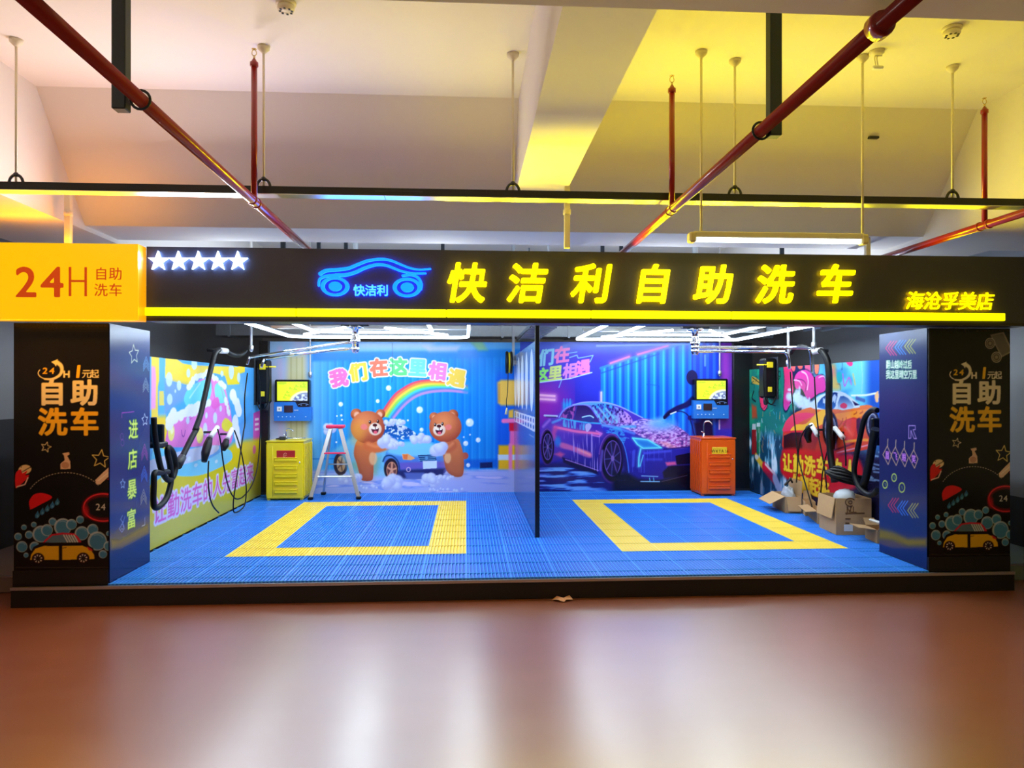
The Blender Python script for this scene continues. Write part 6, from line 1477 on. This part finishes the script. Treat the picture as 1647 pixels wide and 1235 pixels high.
cc = Vector((cd.x + .04, cd.y + .04, PZ + hd + .17)); R_ = Matrix.Rotation(math.radians(22), 3, 'Y')
t = thing('cable_coil', 'coil of thick black cable lying on the large box', 'cable', tuple(cc))
for k in range(4):
    pts = []
    for q in np.linspace(0, 2 * PI, 25)[:-1]:
        pts.append(cc + R_ @ Vector(((.24 - k * .02) * math.cos(q), (.17 - k * .02) * math.sin(q), .030 * k + .012 * math.sin(3 * q + k))))
    MB().tube(pts, .022, 8, closed=True).build('cable_turn', m_rubber, t)
lumpy('plastic_bag', 'pale plastic bag under the black cable coil on the large box', 'plastic bag', (cd.x + .09, cd.y + .12, PZ + hd - .02), (.09, .08, .08), m_bag, 8)
ce, he = tE[5], tE[4]
t = tag(MB().rbox((ce.x - .0, ce.y + .02, PZ + he + .06), (.10, .2, .03), .012, 0, Matrix.Rotation(.25, 3, 'Y')).build('plastic_tray', m_white), 'white rectangular tray in the low box at the right pillar', 'tray')

for x0, x1, yy, rgb, lab in ((4.965, 5.9, 6.66, (128, 146, 142), 'pale grey green ledge on the floor right of the right pillar'), (-4.86, -3.80, 6.80, (130, 112, 106), 'low grey ledge on the floor left of the left pillar')):
    t = thing('side_ledge', lab, 'ledge', ((x0 + x1) / 2, yy, 0))
    MB().rbox(((x0 + x1) / 2, yy + .9, .075), (x1 - x0, 1.8, .15), .012).build('ledge_block', mat('ledge_%d' % rgb[0], rgb, .6), t)
    MB().box((x0, yy - .004, .142), (x1, yy + .02, .156)).build('edge_strip', m_alu, t)
# ---------------------------------------------------------------- paper scrap at the plinth
p = atZ(905, 964, 0); p.y -= .045
mb = MB(); pts = [(-.10, .02, .004), (-.05, .05, .03), (0, .03, .012), (.06, .05, .035), (.085, .0, .01), (.02, -.03, .02), (.0, -.05, .006), (-.06, -.03, .022)]
vs = [Vector(q) + p for q in pts] + [p + Vector((0, 0, .028))]
mb.add(vs, [(8, (k + 1) % 8, k) for k in range(8)], 0); tag(mb.build('paper_scrap', mat('brown_paper', (226, 160, 104), .7)), 'crumpled brown paper scrap on the floor at the foot of the plinth', 'paper')

# ---------------------------------------------------------------- sprinkler pipes
def sprinkler(x, z, y0, y1, yr, top, label):
    t = thing('sprinkler_pipe', label, 'pipe', (x, (y0 + y1) / 2, z))
    MB().cyl((x, y0, z), (x, y1, z), .030, 16).build('main_pipe', m_red, t)
    r = MB().cyl((x, yr, z), (x, yr, top), .020, 14).build('riser', m_red, t)
    mb = MB().lathe((x, yr - .0, top - .03), [(.022, 0), (.027, .005), (.027, .03), (.018, .035), (.012, .05)], 14); mb.build('reducer', m_red, r)
    mb = MB().cyl((x, yr, top + .02), (x, yr, top + .045), .007); 
    for s in (-1, 1): mb.tube(smooth_path([(x, yr, top + .04), (x + s * .014, yr, top + .055), (x + s * .012, yr, top + .075), (x, yr, top + .085)], 4), .003, 6)
    mb.lathe((x, yr, top + .085), [(.006, 0), (.016, .002), (.016, .004), (.004, .006)], 12); mb.build('sprinkler_head', mat('brass', (214, 190, 130), .25, .9), r)
    for yy in (yr - .05, yr + .05): MB().lathe((x, yy - .012, z), [(.031, 0), (.036, .004), (.036, .02), (.031, .024)], 16, 0, 'y').build('coupling', m_red, t)
    return t
PIPE_Z = 3.05
sprinkler(-1.395, PIPE_Z, 1.6, 8.6, 4.93, 3.965, 'red sprinkler pipe crossing the left half of the ceiling')
sprinkler(1.412, PIPE_Z, 2.2, 8.6, 4.97, 3.88, 'red sprinkler pipe crossing the right half of the ceiling')
sprinkler(3.90, PIPE_Z, 3.2, 8.6, 5.30, 3.92, 'short stretch of red sprinkler pipe at the far right')
MB().lathe((1.412, 2.40, PIPE_Z), [(.042, 0), (.045, .01), (.045, .05), (.031, .055)], 16, 0, 'y').build('end_socket', m_red, bpy.data.objects['sprinkler_pipe.001'])
def hanger(x, y, z0, px_, label):
    t = thing('pipe_hanger', label, 'pipe hanger', (x, y, CEIL))
    mb = MB().rbox((x, y, (z0 + CEIL) / 2), (.058, .058, CEIL - z0), .004); mb.build('post', m_post, t)
    MB().box((x - .08, y - .08, CEIL - .012), (x + .08, y + .08, CEIL)).build('ceiling_plate', m_post, t)
    MB().tube([(px_ + .041 * math.cos(q), y + .0, PIPE_Z + .041 * math.sin(q)) for q in np.linspace(0, 2 * PI, 18)], .006, 6).build('clamp_ring', m_post, t)
hanger(-1.475, 3.24, 3.00, -1.395, 'dark square post holding the left red pipe')
hanger(1.475, 3.44, 3.02, 1.412, 'dark square post holding the right red pipe')

# ---------------------------------------------------------------- trunking hung in front of the sign
TY = 5.1; tz = 3.131
t = thing('cable_trunking', 'long black metal trunking hung across the full width above the sign', 'cable trunking', (.5, TY, tz))
mb = MB().box((XL + .01, TY - .055, tz + .004), (XR - .01, TY + .055, tz + .054)); mb.build('trunk_body', mat('black_trunking', (24, 22, 22), .35, .2), t)
for k in range(5):
    xa_ = XL + .02 + k * (XR - XL - .04) / 5; MB().box((xa_, TY - .052, tz), (xa_ + (XR - XL - .04) / 5 - .006, TY + .052, tz + .004)).build('under_cover', mat('polished_cover', (226, 226, 226), 0.28, 1.0, var=.02), t)
def ceiling_rod(mb, x, y, z0): 
    mb.cyl((x, y, z0), (x, y, CEIL - .02), .0085, 10); mb.lathe((x, y, CEIL - .05), [(.010, 0), (.022, .012), (.040, .03), (.042, .05)], 16)
for x_px, y_px in ((30, 75), (428, 85), (828, 102), (1185, 115), (1535, 125)):
    x = atY(x_px - (4 if x_px < 600 else 3), 300, TY).x
    mb = MB(); ceiling_rod(mb, x, TY, tz + .06); r = mb.build('hanger_rod', m_cream, t)
    mb = MB().tube([(x + .045 * math.cos(q), TY, tz + .055 + .06 * math.sin(q)) for q in np.linspace(0, PI, 12)], .010, 8); mb.lathe((x, TY, tz + .10), [(.012, 0), (.018, .004), (.018, .02), (.01, .03)], 10); mb.build('beam_clamp', m_dark, r)
mb = MB().box((-.62, TY - .058, tz + .028), (-.30, TY - .055, tz + .036)); mb.build('stamped_mark', m_dark, t)

# ---------------------------------------------------------------- fluorescent batten
fy = 4.985; a, b = atY(1107, 384, fy), atY(1394, 388, fy); fz = 2.853
t = thing('fluorescent_batten', 'white fluorescent batten lamp hung on two rods above the yellow characters', 'lamp', ((a.x + b.x) / 2, fy, fz))
MB().rbox(((a.x + b.x) / 2, fy, fz + .028), (b.x - a.x - .06, .06, .04), .006).build('housing', mat('cream_housing', (232, 224, 190), .4), t)
MB().cyl((a.x + .05, fy, fz - .006), (b.x - .05, fy, fz - .006), .0165, 14).build('tube', mat('lit_tube', (240, 250, 255), .4, emit=(232, 252, 255), strength=6.0), t)
for x in (a.x + .025, b.x - .025): MB().rbox((x, fy, fz + .008), (.05, .075, .07), .01).build('end_cap', mat('cream_cap', (226, 214, 160), .4), t)
for x in (1.622, 2.775):
    mb = MB(); ceiling_rod(mb, x, fy, fz + .045); mb.build('hanger_rod', m_cream, t)

# ---------------------------------------------------------------- small fittings on ceiling and beams
for x_px, y_px, lab in ((460, 12, 'small smoke detector near the top edge, left half of the ceiling'), (1531, 52, 'small smoke detector on the yellow lit right half of the ceiling')):
    p = atZ(x_px, y_px, CEIL - .03)
    t = thing('smoke_detector', lab, 'smoke detector', (p.x, p.y, CEIL))
    MB().lathe((p.x, p.y, CEIL), [(.060, 0), (.060, -.016), (.052, -.02)], 22).build('mounting_base', m_cream, t)
    mb = MB().lathe((p.x, p.y, CEIL - .02), [(.050, 0), (.052, -.02), (.044, -.032)], 22); mb.build('head', m_cream, t)
    mb = MB()
    for k in range(8): mb.box((p.x + .036 * math.cos(k * PI / 4) - .006, p.y + .036 * math.sin(k * PI / 4) - .006, CEIL - .056), (p.x + .036 * math.cos(k * PI / 4) + .006, p.y + .036 * math.sin(k * PI / 4) + .006, CEIL - .05))
    mb.build('sensor_slot', m_dark, t)
p = atZ(1393, 82, CEIL); p.x += .075
t = thing('wire_outlet', 'ceiling outlet with two curved wires and a loose white connector', 'outlet', tuple(p))
MB().lathe(tuple(p), [(.05, 0), (.05, -.015), (.03, -.03)], 18).build('rose', m_cream, t)
q = atY(1411, 108, p.y)
for d in (-.008, .008): MB().tube(smooth_path([(p.x, p.y + d, CEIL - .02), (p.x + .03 + d, p.y, CEIL - .03), (q.x - .01 + d, p.y, q.z + .07), (q.x + d, p.y, q.z)], 6), .004, 8).build('wire', m_cream, t)
MB().rbox((q.x, p.y, q.z - .005), (.075, .04, .022), .006).build('connector', m_white, t)
py_ = 6.17; p = atY(1410, 218, py_)
zf = CEIL - (py_ - 5.87) * (CEIL - 3.24) / .73
p = Vector((p.x, 5.87 + (CEIL - p.z) * .73 / (CEIL - 3.24), p.z)); p = atY(1410, 218, p.y); p.y = 5.87 + (CEIL - p.z) * .73 / (CEIL - 3.24)
tag(MB().rbox(tuple(p), (.09, .05, .02), .004).build('metal_clip', m_dark), 'small dark metal clip on the cross beam face', 'clip')
for x_px, ya, yb, lab, r in ((912, 292, 402, 'square yellowish conduit dropping from the narrow beam to the sign', .022), (110, 300, 392, 'orange lit conduit with a hook behind the orange lightbox', .022), (1395, 345, 412, 'thin grey conduit above the right end of the sign', .02)):
    Y = {912: 6.0, 110: 6.12, 1395: 6.68}[x_px]
    a, b = atY(x_px, ya, Y), atY(x_px, yb, Y)
    t = thing('conduit', lab, 'conduit', tuple(b))
    z1 = {912: a.z, 110: a.z, 1395: 3.22}[x_px]
    zb = {912: 2.978, 110: 2.968, 1395: 2.70}[x_px]
    MB().box((a.x - r, Y - r, zb), (a.x + r, Y + r, z1 + .02)).build('conduit_pipe', m_cream, t)
    MB().lathe((a.x, Y, (z1 + zb) / 2), [(r * 1.2, 0), (r * 1.5, .005), (r * 1.5, .04), (r * 1.2, .045)], 12).build('coupling', m_cream, t)

# downpipe and pipe on the far garage walls
t = thing('drain_pipe', 'grey vertical pipe on the garage wall left of the black pillar', 'pipe', (XL + .1, 7.75, .155))
MB().cyl((XL + .09, 7.75, .155), (XL + .09, 7.75, CEIL), .055, 16).build('pipe', mat('grey_pvc', (150, 146, 146), .5), t)
for z in (.9, 2.1, 3.3): MB().lathe((XL + .09, 7.75, z), [(.057, 0), (.064, .01), (.064, .07), (.057, .08)], 18).build('collar', mat('dark_pvc', (80, 78, 80), .5), t)
